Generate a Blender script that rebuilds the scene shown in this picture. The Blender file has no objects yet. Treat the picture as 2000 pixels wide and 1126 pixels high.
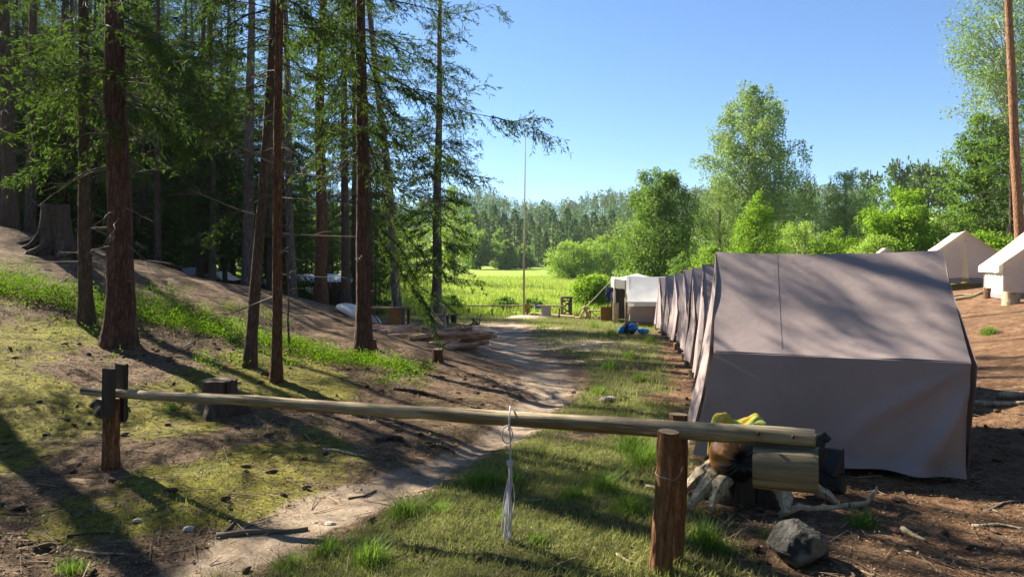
import bpy, math, random
import numpy as np
from mathutils import Vector, Matrix, Euler
from mathutils import noise as mn

R = math.radians
random.seed(7)
rng = np.random.default_rng(7)
S = bpy.context.scene
C = S.collection

# ---------------------------------------------------------------- camera, sky, sun, exposure
FPX, HZ, EYE = 1333.3, 515.0, 1.6
cd = bpy.data.cameras.new('camera')
cd.lens, cd.sensor_width = 24.0, 36.0
cd.shift_y = -(563.0 - HZ) / 2000.0
cd.clip_end = 4000
cam = bpy.data.objects.new('camera', cd)
cam.location = (0, 0, EYE)
cam.rotation_euler = (R(90), 0, 0)
C.objects.link(cam)
S.camera = cam

SUN_EL = 36.0
SUN_DIR = Vector((-0.75, 0.66, 0)).normalized()          # horizontal direction towards the sun
W = bpy.data.worlds.new('World')
S.world = W
W.use_nodes = True
wn = W.node_tree
bg = wn.nodes['Background']
sky = wn.nodes.new('ShaderNodeTexSky')
sky.sky_type = 'NISHITA'
sky.sun_disc = False
sky.sun_elevation = R(SUN_EL)
sky.sun_rotation = math.atan2(SUN_DIR.x, SUN_DIR.y)
sky.altitude = 600
sky.air_density = 1.0
sky.dust_density = 0.0
sky.ozone_density = 7.0
wn.links.new(sky.outputs[0], bg.inputs[0])
bg.inputs[1].default_value = 0.054
sl = bpy.data.lights.new('sun', 'SUN')
sl.energy = 5.0
sl.angle = R(0.53)
sl.color = (1.0, 0.91, 0.76)
so = bpy.data.objects.new('sun', sl)
sv = Vector((SUN_DIR.x * math.cos(R(SUN_EL)), SUN_DIR.y * math.cos(R(SUN_EL)), math.sin(R(SUN_EL))))
so.rotation_euler = sv.to_track_quat('Z', 'Y').to_euler()
so.location = (-20, 20, 40)
C.objects.link(so)
S.view_settings.view_transform = 'Standard'
S.view_settings.look = 'None'
S.view_settings.gamma = 1.0
S.view_settings.exposure = 1.9
S.cycles.max_bounces = 7
S.cycles.diffuse_bounces = 4
S.cycles.transmission_bounces = 4
S.cycles.transparent_max_bounces = 4
S.cycles.volume_bounces = 0
S.cycles.use_denoising = True

# ---------------------------------------------------------------- helpers: noise, terrain
def vn(x, y, seed=0.0):
    x = np.asarray(x, float); y = np.asarray(y, float)
    ix, iy = np.floor(x), np.floor(y)
    fx, fy = x - ix, y - iy
    fx = fx * fx * (3 - 2 * fx); fy = fy * fy * (3 - 2 * fy)
    def h(a, b):
        v = np.sin(a * 127.1 + b * 311.7 + seed * 74.7) * 43758.5453
        return v - np.floor(v)
    return (h(ix, iy) * (1 - fx) + h(ix + 1, iy) * fx) * (1 - fy) + (h(ix, iy + 1) * (1 - fx) + h(ix + 1, iy + 1) * fx) * fy
def fbm(x, y, o=4, seed=0.0):
    a, t, n = 0.5, 0.0, 0.0
    for i in range(o):
        t = t + a * vn(np.asarray(x) * 2 ** i, np.asarray(y) * 2 ** i, seed + i * 3.1); n += a; a *= 0.5
    return t / n
def sst(a, b, x):
    t = np.clip((np.asarray(x, float) - a) / (b - a), 0, 1)
    return t * t * (3 - 2 * t)
def softp(x, k=3.0):
    return np.logaddexp(0, np.asarray(x, float) * k) / k

def G0(x, y):
    x = np.asarray(x, float); y = np.asarray(y, float)
    z = np.interp(y, [-20, 4, 32, 60, 120, 170, 260, 420, 560, 900], [0.3, 0, -0.9, -0.7, 0.05, 1.0, 11, 28, 29, 29])
    # far hill: undulating crest
    hl = sst(150, 330, y)
    z = z + hl * (7.0 * np.exp(-((x + 16 - (y - 380) * 0.0) / 17.0) ** 2) + 7 * sst(15, 75, x) - 2.0 + 5 * sst(-60, -140, x))
    # bank on the left
    k = np.interp(y, [0, 5, 10, 14.5, 16.5, 21, 26, 60], [0.05, 0.062, 0.118, 0.24, 0.235, 0.13, 0.075, 0.06])
    x0 = np.interp(y, [0, 4, 5, 8, 12, 20, 30], [-2.4, -1.5, -1.2, -0.3, 0.2, -0.6, -4])
    b = k * softp(x0 - x, 2.5)
    b = b + 0.03 * sst(-3.5, -8, x) * np.clip(-3.5 - x, 0, 12) * sst(16.5, 12, y)
    z = z + np.minimum(b, 3.6) * (1 - sst(50, 110, y))
    # rise on the right
    s0 = 4.0 + 0.1 * (np.clip(y, 0, 40) - 5)
    z = z + np.minimum(0.175 * softp(x - s0, 2.5), 3.2) * (1 - sst(32, 70, y))
    return z

def gp(px, py, f=G0):
    """a point of the ground seen along the picture ray"""
    dx, dz = (px - 1000) / FPX, -(py - HZ) / FPX
    Y = np.concatenate([np.arange(2.5, 40, 0.02), np.arange(40, 400, 0.25)])
    h = EYE + dz * Y - f(dx * Y, Y)
    i = np.argmax(h < 0) if (h < 0).any() else len(Y) - 1
    return Vector((dx * Y[i], Y[i], float(f(dx * Y[i], Y[i]))))
def at(px, py, Y):
    return Vector(((px - 1000) * Y / FPX, Y, EYE - (py - HZ) * Y / FPX))

PATH_PX = [(330, 1150, .30), (430, 1085, .30), (560, 1025, .30), (680, 975, .30), (800, 935, .24), (905, 885, .2), (1000, 838, .2), (1060, 785, .28),
           (1080, 735, .5), (1045, 700, .65), (990, 672, .75), (970, 650, .9), (968, 632, 1.0)]
PATH = np.array([list(gp(a, b)[:2]) + [w] for a, b, w in PATH_PX])
def path_d(x, y):
    """distance to the trodden path in units of its half width, and signed side"""
    x = np.asarray(x, float); y = np.asarray(y, float)
    best = np.full(x.shape, 1e9); side = np.zeros(x.shape)
    for i in range(len(PATH) - 1):
        a, b = PATH[i], PATH[i + 1]
        d = b[:2] - a[:2]; L = (d ** 2).sum()
        t = np.clip(((x - a[0]) * d[0] + (y - a[1]) * d[1]) / L, 0, 1)
        w = a[2] + (b[2] - a[2]) * t
        ex, ey = x - a[0] - t * d[0], y - a[1] - t * d[1]
        q = np.hypot(ex, ey) / w
        m = q < best
        best = np.where(m, q, best)
        side = np.where(m, -np.sign(d[0] * ey - d[1] * ex), side)
    return best, side
def G(x, y):
    x = np.asarray(x, float); y = np.asarray(y, float)
    z = G0(x, y)
    near = sst(45, 22, y)
    q, sd = path_d(x, y)
    z = z - 0.06 * near * np.exp(-(q / 1.3) ** 2)
    bank = sst(-0.6, -3.0, x)
    z = z + near * ((fbm(x * .55, y * .55, 3, 1) - .5) * (0.10 + 0.16 * bank) + (fbm(x * 2.4, y * 2.4, 3, 2) - .5) * (0.045 + 0.05 * bank) + (fbm(x * 9, y * 9, 2, 4) - .5) * 0.022)
    return z
def gz(x, y):
    return float(G(np.array([x]), np.array([y]))[0])
def gpt(px, py):
    return gp(px, py, G)

# ---------------------------------------------------------------- helpers: objects
def link(o, parent=None):
    C.objects.link(o)
    if parent is not None: o.parent = parent
    return o
def tag(o, label=None, cat=None, group=None, kind=None):
    if label: o['label'] = label
    if cat: o['category'] = cat
    if group: o['group'] = group
    if kind: o['kind'] = kind
    return o
def empty(name, loc, rz=0, label=None, cat=None, group=None):
    o = bpy.data.objects.new(name, None)
    o.location = loc; o.rotation_euler = (0, 0, rz); o.empty_display_size = 0.2
    link(o); tag(o, label, cat, group)
    return o
def copy_tree(o, parent=None):
    c = o.copy(); C.objects.link(c); c.parent = parent
    for ch in list(o.children): copy_tree(ch, c)
    return c
def npmesh(name, V, F, mats, tint=None, smooth=False, midx=None, attr='tint'):
    """V (n,3), F (m,3) or (m,4)"""
    V = np.ascontiguousarray(V, np.float32); F = np.ascontiguousarray(F, np.int32)
    me = bpy.data.meshes.new(name)
    m, k = F.shape
    me.vertices.add(len(V)); me.vertices.foreach_set('co', V.ravel())
    me.loops.add(m * k); me.loops.foreach_set('vertex_index', F.ravel())
    me.polygons.add(m)
    me.polygons.foreach_set('loop_start', np.arange(0, m * k, k, dtype=np.int32))
    try: me.polygons.foreach_set('loop_total', np.full(m, k, np.int32))
    except Exception: pass
    if midx is not None: me.polygons.foreach_set('material_index', np.ascontiguousarray(midx, np.int32))
    me.polygons.foreach_set('use_smooth', np.full(m, bool(smooth)))
    for x in (mats if isinstance(mats, (list, tuple)) else [mats]): me.materials.append(x)
    if tint is not None:
        a = me.attributes.new(attr, 'FLOAT', 'POINT'); a.data.foreach_set('value', np.ascontiguousarray(tint, np.float32))
    me.update(calc_edges=True)
    me.validate()
    return me
class MB:
    def __init__(s): s.v = []; s.f = []; s.m = []
    def add(s, v, f, mi=0):
        o = len(s.v); s.v += [tuple(p) for p in v]; s.f += [tuple(i + o for i in q) for q in f]; s.m += [mi] * len(f)
        return s
    def tube(s, pts, rad, n=8, cap=True, mi=0, wob=0.0, seed=0):
        pts = [Vector(p) for p in pts]; k = len(pts)
        V = []; up = None
        for i, p in enumerate(pts):
            d = (pts[min(i + 1, k - 1)] - pts[max(i - 1, 0)]).normalized()
            if up is None:
                up = Vector((0, 0, 1)) if abs(d.z) < .9 else Vector((1, 0, 0))
            a = d.cross(up).normalized(); b = a.cross(d).normalized(); up = b
            r = rad[i] if hasattr(rad, '__len__') else rad
            for j in range(n):
                t = 2 * math.pi * j / n
                rr = r * (1 + wob * mn.noise(Vector((math.cos(t) * 1.7 + seed, math.sin(t) * 1.7, i * .55 + seed))))
                V.append(p + a * (rr * math.cos(t)) + b * (rr * math.sin(t)))
        F = [(i * n + j, i * n + (j + 1) % n, (i + 1) * n + (j + 1) % n, (i + 1) * n + j) for i in range(k - 1) for j in range(n)]
        if cap:
            F.append(tuple(range(n - 1, -1, -1))); F.append(tuple((k - 1) * n + j for j in range(n)))
        return s.add(V, F, mi)
    def box(s, lo, hi, M=None, mi=0, jit=0.0):
        V = [Vector((x, y, z)) for x in (lo[0], hi[0]) for y in (lo[1], hi[1]) for z in (lo[2], hi[2])]
        if jit: V = [v + Vector((random.uniform(-jit, jit) for _ in range(3))) for v in V]
        if M is not None: V = [M @ v for v in V]
        return s.add(V, [(0, 1, 3, 2), (4, 6, 7, 5), (0, 4, 5, 1), (2, 3, 7, 6), (0, 2, 6, 4), (1, 5, 7, 3)], mi)
    def grid(s, fn, nu, nv, mi=0):
        V = [fn(i / nu, j / nv) for j in range(nv + 1) for i in range(nu + 1)]
        F = [(j * (nu + 1) + i, j * (nu + 1) + i + 1, (j + 1) * (nu + 1) + i + 1, (j + 1) * (nu + 1) + i) for j in range(nv) for i in range(nu)]
        return s.add(V, F, mi)
    def mesh(s, name, mats, smooth=True):
        me = bpy.data.meshes.new(name); me.from_pydata(s.v, [], s.f)
        for x in (mats if isinstance(mats, (list, tuple)) else [mats]): me.materials.append(x)
        me.polygons.foreach_set('material_index', s.m)
        me.polygons.foreach_set('use_smooth', [smooth] * len(s.f))
        me.update()
        return me
    def build(s, name, mats, parent=None, smooth=True, bevel=0, solid=0, sub=0, autos=None):
        o = bpy.data.objects.new(name, s.mesh(name, mats, smooth)); link(o, parent)
        if solid: m = o.modifiers.new('s', 'SOLIDIFY'); m.thickness = solid; m.offset = 0
        if bevel: m = o.modifiers.new('b', 'BEVEL'); m.width = bevel; m.segments = 2; m.limit_method = 'ANGLE'
        if sub: m = o.modifiers.new('d', 'SUBSURF'); m.levels = sub; m.render_levels = sub
        if autos and smooth: o.data.set_sharp_from_angle(angle=R(autos))
        return o
def lumpy_log(mb, p, q, r0, r1, n=10, seg=8, wob=.1, bend=.03, mi=0, endmi=None, seed=0):
    p, q = Vector(p), Vector(q); L = (q - p).length
    pts = []; rad = []
    for i in range(seg + 1):
        t = i / seg
        o = mn.noise_vector(Vector((t * 1.7 + seed, seed * 3.3, 1.1))) * bend * L * math.sin(math.pi * t)
        pts.append(p.lerp(q, t) + o); rad.append((r0 + (r1 - r0) * t) * (1 + .05 * mn.noise(Vector((t * 5, seed, 2)))))
    mb.tube(pts, rad, n, True, mi, wob, seed)
    if endmi is not None: mb.m[-1] = endmi; mb.m[-2] = endmi

# ---------------------------------------------------------------- materials
class NT:
    def __init__(s, name):
        s.m = bpy.data.materials.new(name); s.m.use_nodes = True; s.t = s.m.node_tree
        s.b = s.t.nodes['Principled BSDF']; s.out = s.t.nodes['Material Output']
    def n(s, typ, **k):
        nd = s.t.nodes.new(typ)
        for a, v in k.items():
            if a.startswith('i_'):
                key = a[2:]; key = int(key) if key.isdigit() else key
                s.set(nd.inputs[key], v)
            else: setattr(nd, a, v)
        return nd
    def set(s, inp, v):
        if isinstance(v, bpy.types.NodeSocket): s.t.links.new(v, inp)
        else:
            if inp.type == 'RGBA' and len(v) == 3: v = (*v, 1)
            inp.default_value = v
    def coord(s, kind='Object', scale=(1, 1, 1)):
        tc = s.n('ShaderNodeTexCoord'); mp = s.n('ShaderNodeMapping'); s.set(mp.inputs['Vector'], tc.outputs[kind]); mp.inputs['Scale'].default_value = scale
        return mp.outputs[0]
    def noise(s, v, sc, det=5, rough=.55, dist=0):
        nd = s.n('ShaderNodeTexNoise'); s.set(nd.inputs['Vector'], v)
        nd.inputs['Scale'].default_value = sc; nd.inputs['Detail'].default_value = det; nd.inputs['Roughness'].default_value = rough; nd.inputs['Distortion'].default_value = dist
        return nd.outputs['Fac']
    def ramp(s, f, stops):
        nd = s.n('ShaderNodeValToRGB'); s.set(nd.inputs[0], f); e = nd.color_ramp.elements
        while len(e) < len(stops): e.new(.5)
        for q, (p, c) in zip(e, stops):
            q.position = p; q.color = (*c, 1) if len(c) == 3 else c
        return nd.outputs[0]
    def mix(s, f, a, b, mode='MIX'):
        nd = s.n('ShaderNodeMix', data_type='RGBA', blend_type=mode)
        s.set(nd.inputs[0], f); s.set(nd.inputs[6], a); s.set(nd.inputs[7], b)
        return nd.outputs[2]
    def math(s, op, a, b=0.0, c=None, clamp=False):
        nd = s.n('ShaderNodeMath', operation=op, use_clamp=clamp); s.set(nd.inputs[0], a); s.set(nd.inputs[1], b)
        if c is not None: s.set(nd.inputs[2], c)
        return nd.outputs[0]
    def mr(s, v, a, b, c=0.0, d=1.0):
        nd = s.n('ShaderNodeMapRange'); nd.interpolation_type = 'SMOOTHSTEP'
        s.set(nd.inputs[0], v)
        for i, q in enumerate((a, b, c, d)): nd.inputs[i + 1].default_value = q
        return nd.outputs[0]
    def attr(s, name, sock='Fac'):
        nd = s.n('ShaderNodeAttribute'); nd.attribute_name = name; return nd.outputs[sock]
    def bump(s, h, st=.5, dist=.02):
        nd = s.n('ShaderNodeBump'); s.set(nd.inputs['Height'], h); nd.inputs['Strength'].default_value = st; nd.inputs['Distance'].default_value = dist
        s.set(s.b.inputs['Normal'], nd.outputs[0]); return nd
    def base(s, col, rough=.8, spec=.3):
        s.set(s.b.inputs['Base Color'], col); s.set(s.b.inputs['Roughness'], rough); s.b.inputs['Specular IOR Level'].default_value = spec
        return s.m

def simple(name, col, rough=.7, var=.25, sc=6.0, bump=.2, spec=.3, stretch=(1, 1, 1)):
    t = NT(name); v = t.coord('Object', stretch); f = t.noise(v, sc, 6)
    lo = tuple(c * (1 - var) for c in col); hi = tuple(min(1, c * (1 + var)) for c in col)
    t.bump(t.noise(v, sc * 6, 4), bump, .01)
    return t.base(t.ramp(f, [(.3, lo), (.7, hi)]), rough, spec)
def bark(name, dark, mid, lite, sc=1.0, moss=0.0, flake=.5):
    t = NT(name); v0 = t.coord('Object', (17 * sc, 17 * sc, 3.4 * sc))
    w = t.n('ShaderNodeTexNoise', i_Vector=v0, i_Scale=1.1, i_Detail=4.0)
    v = t.mix(.28, v0, w.outputs['Color'], 'ADD')
    vo = t.n('ShaderNodeTexVoronoi', feature='DISTANCE_TO_EDGE'); t.set(vo.inputs['Vector'], v); vo.inputs['Scale'].default_value = 1.3
    crack = t.mr(vo.outputs[0], .0, .3)
    f = t.noise(v0, .9, 8, .7); fine = t.noise(t.coord('Object', (1, 1, .35)), 60 * sc, 5, .7)
    g = t.math('ADD', t.math('MULTIPLY', f, .6), t.math('MULTIPLY', fine, .4))
    c = t.ramp(g, [(.38, dark), (.5, mid), (.61, lite)])
    c = t.mix(t.math('ADD', t.math('MULTIPLY', crack, .5), .5), tuple(x * .4 for x in dark), c)
    oi = t.n('ShaderNodeObjectInfo')
    c = t.mix(t.math('MULTIPLY', oi.outputs['Random'], .35), c, mid)
    if moss:
        gm = t.mr(t.noise(t.coord('Object', (1, 1, .5)), 1.8, 6, .65), .5, .72)
        c = t.mix(t.math('MULTIPLY', gm, moss), c, (.075, .085, .03))
    t.bump(t.math('ADD', t.math('MULTIPLY', crack, .5), g), 1.0, .03)
    return t.base(c, .92, .12)
def leafmat(name, dark, lite, trans=.35, rough=.5, tcol=None, spec=.07):
    t = NT(name)
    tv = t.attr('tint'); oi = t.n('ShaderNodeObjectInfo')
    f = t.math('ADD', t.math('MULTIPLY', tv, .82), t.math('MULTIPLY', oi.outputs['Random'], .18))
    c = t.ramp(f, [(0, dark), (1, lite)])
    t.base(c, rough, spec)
    tr = t.n('ShaderNodeBsdfTranslucent'); t.set(tr.inputs[0], t.mix(.5, c, tcol) if tcol else c)
    mx = t.n('ShaderNodeMixShader'); mx.inputs[0].default_value = trans
    t.t.links.new(t.b.outputs[0], mx.inputs[1]); t.t.links.new(tr.outputs[0], mx.inputs[2]); t.t.links.new(mx.outputs[0], t.out.inputs[0])
    return t.m
def canvas(name, col, trans=.08, stain=.12):
    t = NT(name); v = t.coord('Object')
    f = t.noise(v, 1.3, 6, .6)
    c = t.mix(t.mr(f, .35, .75), tuple(x * (1 - stain) for x in col), tuple(min(1, x * (1 + stain * .6)) for x in col))
    c = t.mix(t.math('MULTIPLY', t.mr(t.noise(v, 9, 5), .55, .8), .3), c, tuple(x * .72 for x in col))
    c = t.mix(t.math('MULTIPLY', t.mr(t.noise(v, 3.1, 7, .7), .60, .66), .16), c, tuple(x * .55 for x in col))
    oi = t.n('ShaderNodeObjectInfo'); c = t.mix(t.math('MULTIPLY', oi.outputs['Random'], .10), c, tuple(x * .6 for x in col))
    w = t.n('ShaderNodeTexNoise', i_Vector=v, i_Scale=420.0, i_Detail=2.0)
    t.bump(t.math('ADD', t.math('MULTIPLY', w.outputs['Fac'], .15), t.noise(v, 14, 4)), .22, .012)
    t.base(c, .85, .2)
    tr = t.n('ShaderNodeBsdfTranslucent'); t.set(tr.inputs[0], c)
    mx = t.n('ShaderNodeMixShader'); mx.inputs[0].default_value = trans
    t.t.links.new(t.b.outputs[0], mx.inputs[1]); t.t.links.new(tr.outputs[0], mx.inputs[2]); t.t.links.new(mx.outputs[0], t.out.inputs[0])
    return t.m
def wood(name, dark, lite, sc=1.0, axis=0, moss=0, patch=None):
    t = NT(name); s3 = [26 * sc] * 3; s3[axis] = 1.3 * sc
    v = t.coord('Object', s3); f = t.noise(v, 1.3, 9, .68, .5)
    o = t.coord('Object')
    big = t.noise(o, 3.2 * sc, 5, .6)
    c = t.ramp(t.math('ADD', t.math('MULTIPLY', f, .75), t.math('MULTIPLY', big, .25)), [(.32, dark), (.5, tuple((x + y) / 2 for x, y in zip(dark, lite))), (.66, lite)])
    s4 = [40 * sc] * 3; s4[axis] = .8 * sc
    crk = t.mr(t.noise(t.coord('Object', s4), 1.0, 3, .5), .60, .68)
    c = t.mix(t.math('MULTIPLY', crk, .75), c, tuple(x * .3 for x in dark))
    c = t.mix(t.mr(t.noise(o, 9 * sc, 4), .60, .72, 0, .6), c, tuple(x * .5 for x in dark))
    if moss: c = t.mix(t.math('MULTIPLY', t.mr(t.noise(o, 4, 6, .65), .5, .62), moss), c, (.12, .125, .045))
    if patch: c = t.mix(t.mr(t.noise(t.coord('Object', s3), .35, 5, .7), .54, .60, 0, .85), c, patch)
    t.bump(t.math('SUBTRACT', f, t.math('MULTIPLY', crk, .8)), .8, .012)
    return t.base(c, .88, .15)

M = {}
M['bark_pine'] = bark('bark_pine', (.045, .026, .02), (.115, .062, .045), (.2, .125, .09), 1.0)
M['bark_red'] = bark('bark_red', (.06, .03, .018), (.17, .082, .045), (.28, .15, .09), 1.6)
M['bark_spruce'] = bark('bark_spruce', (.05, .035, .028), (.12, .082, .06), (.21, .16, .125), 1.6, .25)
M['bark_grey'] = bark('bark_grey', (.08, .06, .048), (.2, .155, .125), (.34, .28, .24), 1.3, .2)
M['bark_birch'] = bark('bark_birch', (.1, .09, .08), (.4, .37, .33), (.6, .57, .52), .6)
M['twig'] = simple('twig', (.075, .055, .042), .9, .3, 3)
M['deadtwig'] = simple('deadtwig', (.16, .125, .095), .9, .3, 3)
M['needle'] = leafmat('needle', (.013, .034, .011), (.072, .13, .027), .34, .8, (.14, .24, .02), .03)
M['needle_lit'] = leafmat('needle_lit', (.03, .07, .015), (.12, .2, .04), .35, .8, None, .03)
M['needle_far'] = leafmat('needle_far', (.028, .075, .02), (.11, .21, .045), .25, .7)
M['pine_far'] = leafmat('pine_far', (.045, .09, .026), (.15, .22, .06), .25, .7)
M['leaf_alder'] = leafmat('leaf_alder', (.04, .09, .018), (.18, .29, .055), .4, .45, (.28, .45, .035))
M['leaf_birch'] = leafmat('leaf_birch', (.075, .13, .035), (.30, .40, .13), .40, .45, (.32, .46, .07))
M['leaf_lime'] = leafmat('leaf_lime', (.06, .15, .012), (.25, .42, .03), .45, .45, (.34, .5, .02))
M['leaf_willow'] = leafmat('leaf_willow', (.14, .25, .035), (.34, .48, .085), .4, .6, (.4, .55, .05))
M['leaf_bilberry'] = leafmat('leaf_bilberry', (.03, .085, .008), (.12, .25, .014), .42, .7, (.24, .40, .012), .02)
M['grass'] = leafmat('grass', (.07, .12, .022), (.36, .33, .12), .38, .6, (.26, .36, .05))
M['grass_tuft'] = leafmat('grass_tuft', (.05, .125, .018), (.22, .34, .055), .42, .55, (.25, .4, .035))
M['grass_meadow'] = leafmat('grass_meadow', (.13, .24, .02), (.36, .42, .085), .4, .55, (.36, .48, .04))

# ---------------------------------------------------------------- ground sheet
def axis_pts(segs):
    out = [segs[0][0]]
    for a, b, d0, d1 in segs:
        x = a; 
        while x < b - 1e-6:
            t = (x - a) / (b - a); x += d0 + (d1 - d0) * t
            out.append(min(x, b))
    return np.array(out)
gx = axis_pts([(-560, -60, 50, 8), (-60, -9, 5, .16), (-9, -4, .16, .055), (-4, 3.6, .066, .066), (3.6, 9, .055, .16), (9, 60, .16, 5), (60, 560, 8, 50)])
gy = axis_pts([(-40, 2, 8, .1), (2, 8, .055, .066), (8, 18, .066, .14), (18, 40, .13, .7), (40, 200, .7, 6), (200, 700, 6, 40)])
GXX, GYY = np.meshgrid(gx, gy)
ZZ = G(GXX.ravel(), GYY.ravel())
nx, ny = len(gx), len(gy)
V = np.stack([GXX.ravel(), GYY.ravel(), ZZ], 1)
ii = (np.arange(ny - 1)[:, None] * nx + np.arange(nx - 1)[None, :]).ravel()
F = np.stack([ii, ii + 1, ii + nx + 1, ii + nx], 1)

def grass_mask(x, y):
    q, sd = path_d(x, y)
    xt = 1.35 + 0.2 * (np.clip(y, 5.4, 40) - 5.5)
    right = sst(0.9, 1.7, q) * (sd > 0) * sst(.35, -.25, x - np.where(y < 5.4, 1.15, xt))
    n = fbm(x * .9, y * .9, 4, 21)
    g = right * sst(.34, .52, n + .18 * sst(2, 8, y) * 0 + .10 * sst(7.5, 5.5, y) + .05)
    far = sst(21, 29, y) * sst(-10, -4, x + (y - 25) * .35) * sst(.25, .5, fbm(x * .5, y * .5, 3, 5) + .12 * sst(24, 30, y))
    far = far * sst(.8, 1.6, q)
    leftg = sst(-.2, -1, x) * sst(8, 4.5, y) * .25 * sst(.5, .62, fbm(x * .7, y * .7, 3, 33))
    rg = sst(3.5, 6, x) * sst(.58, .68, fbm(x * .7, y * .7, 3, 39)) * .7
    return np.clip(g + far + leftg + rg, 0, 1) * sst(46, 40, y)
def moss_mask(x, y):
    n = fbm(x * .62, y * .62, 4, 51)
    reg = sst(-.9, -2.4, x) * sst(13, 9, y)
    m = reg * sst(.36, .60, n + .13 * sst(-3.0, -5.0, x) * sst(10, 6, y)) * (.55 + .45 * sst(.4, .6, fbm(x * 3.1, y * 3.1, 3, 57)))
    return np.clip(m + .4 * sst(.1, -.4, x) * sst(14, 10, y) * sst(.52, .66, n), 0, 1)
def sand_mask(x, y):
    q, sd = path_d(x, y)
    s = sst(1.45, .55, q + 1.5 * (fbm(x * 1.7, y * 1.7, 4, 61) - .5) + 2.2 * (fbm(x * .8, y * .55, 3, 67) - .5) * sst(7.5, 10, y)) * (1 - .75 * sst(4.9, 5.4, y) * sst(8.6, 7.6, y) * sst(.35, .6, fbm(x * 1.3, y * 1.3, 3, 63))) * (1 - .55 * sst(9, 12, y) * sst(.38, .6, fbm(x * 1.6, y * .8, 3, 64)))
    s = s + .42 * sst(3.2, 1.2, q) * sst(7.5, 10, y) * sst(30, 26, y) * (.4 + .6 * sst(.35, .6, fbm(x * .9, y * .9, 3, 66)))
    s = s * (1 - .35 * sst(8, 10, y) * (q < 1.4))
    s = s + .8 * sst(.5, .66, fbm(x * .5, y * .9, 3, 62)) * sst(12, 15, y) * sst(30, 24, y) * sst(-4, -2, x + .0 * y) * sst(4.5, 2, x - .12 * (y - 12))
    return np.clip(s, 0, 1) * sst(34, 28, y)
def meadow_mask(x, y):
    return sst(31.5, 35, y + 1.5 * (vn(x * .4, y * .4, 3) - .5))
me = npmesh('ground', V, F, [], smooth=True)
ca = me.color_attributes.new('mask', 'FLOAT_COLOR', 'POINT')
mk = np.stack([sand_mask(V[:, 0], V[:, 1]), moss_mask(V[:, 0], V[:, 1]), grass_mask(V[:, 0], V[:, 1]), meadow_mask(V[:, 0], V[:, 1])], 1)
ca.data.foreach_set('color', mk.astype(np.float32).ravel())
t = NT('ground')
v = t.coord('Object')
sp = t.n('ShaderNodeSeparateColor'); t.set(sp.inputs[0], t.attr('mask', 'Color'))
sxyz = t.n('ShaderNodeSeparateXYZ'); t.set(sxyz.inputs[0], v)
nd1 = t.noise(v, 3.0, 8, .68); nd2 = t.noise(v, 34.0, 6, .7); nd3 = t.noise(v, 130.0, 3, .7)
nd4 = t.noise(v, 11.0, 6, .75)
needles = t.noise(t.mix(.2, v, t.n('ShaderNodeTexNoise', i_Vector=v, i_Scale=9.0).outputs['Color']), 60, 4, .8, 2.5)
lmix = t.math('ADD', t.math('ADD', t.math('MULTIPLY', nd1, .25), t.math('MULTIPLY', nd4, .3)), t.math('MULTIPLY', needles, .45))
lit = t.ramp(lmix, [(.39, (.026, .017, .011)), (.47, (.105, .068, .040)), (.54, (.23, .155, .095)), (.63, (.46, .34, .23))])
warm = t.mix(t.mr(sxyz.outputs[0], .6, 3.0, 0, .8), lit, t.ramp(lmix, [(.39, (.045, .024, .014)), (.47, (.16, .085, .045)), (.55, (.32, .185, .10)), (.63, (.54, .35, .21))]))
sand = t.ramp(t.math('ADD', t.math('ADD', t.math('MULTIPLY', nd2, .3), t.math('MULTIPLY', nd1, .35)), t.math('MULTIPLY', nd4, .35)), [(.37, (.15, .105, .066)), (.46, (.32, .24, .165)), (.54, (.42, .33, .24)), (.65, (.54, .44, .335))])
moss = t.ramp(t.math('ADD', t.math('ADD', t.math('MULTIPLY', nd2, .35), t.math('MULTIPLY', nd1, .3)), t.math('MULTIPLY', nd4, .35)), [(.38, (.045, .035, .014)), (.46, (.13, .122, .024)), (.54, (.25, .232, .036)), (.64, (.42, .38, .062))])
soilg = t.ramp(t.math('ADD', t.math('MULTIPLY', nd2, .6), t.math('MULTIPLY', nd1, .4)), [(.32, (.05, .048, .02)), (.52, (.135, .13, .05)), (.7, (.24, .215, .10))])
mead = t.ramp(t.math('ADD', t.math('MULTIPLY', t.noise(v, .35, 6), .6), t.math('MULTIPLY', t.noise(v, 3, 4), .4)), [(.35, (.13, .22, .025)), (.5, (.22, .30, .04)), (.66, (.34, .36, .09))])
br = t.math('MULTIPLY', t.math('SUBTRACT', t.noise(v, 13, 7, .75), .5), 1.9)
def msk(ch, a=.35, b=.62): return t.mr(t.math('ADD', sp.outputs[ch], t.math('MULTIPLY', br, .8)), a, b)
c = t.mix(msk(2), warm, soilg)
c = t.mix(t.mr(t.math('ADD', sp.outputs[1], br), .42, .66), c, moss)
c = t.mix(msk(0, .28, .85), c, sand)
al = t.n('ShaderNodeAttribute'); al.attribute_name = 'mask'
c = t.mix(al.outputs['Alpha'], c, mead)
hgt = t.math('ADD', t.math('ADD', t.math('MULTIPLY', nd2, .5), t.math('MULTIPLY', needles, .35)), t.math('MULTIPLY', nd3, .15))
t.bump(t.math('ADD', hgt, t.math('MULTIPLY', nd4, .8)), 1.0, .05)
me.materials.append(t.base(c, .95, .1))
ground = bpy.data.objects.new('ground', me); link(ground); tag(ground, 'forest floor of needles, moss and sand running out into the meadow', kind='structure')

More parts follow.
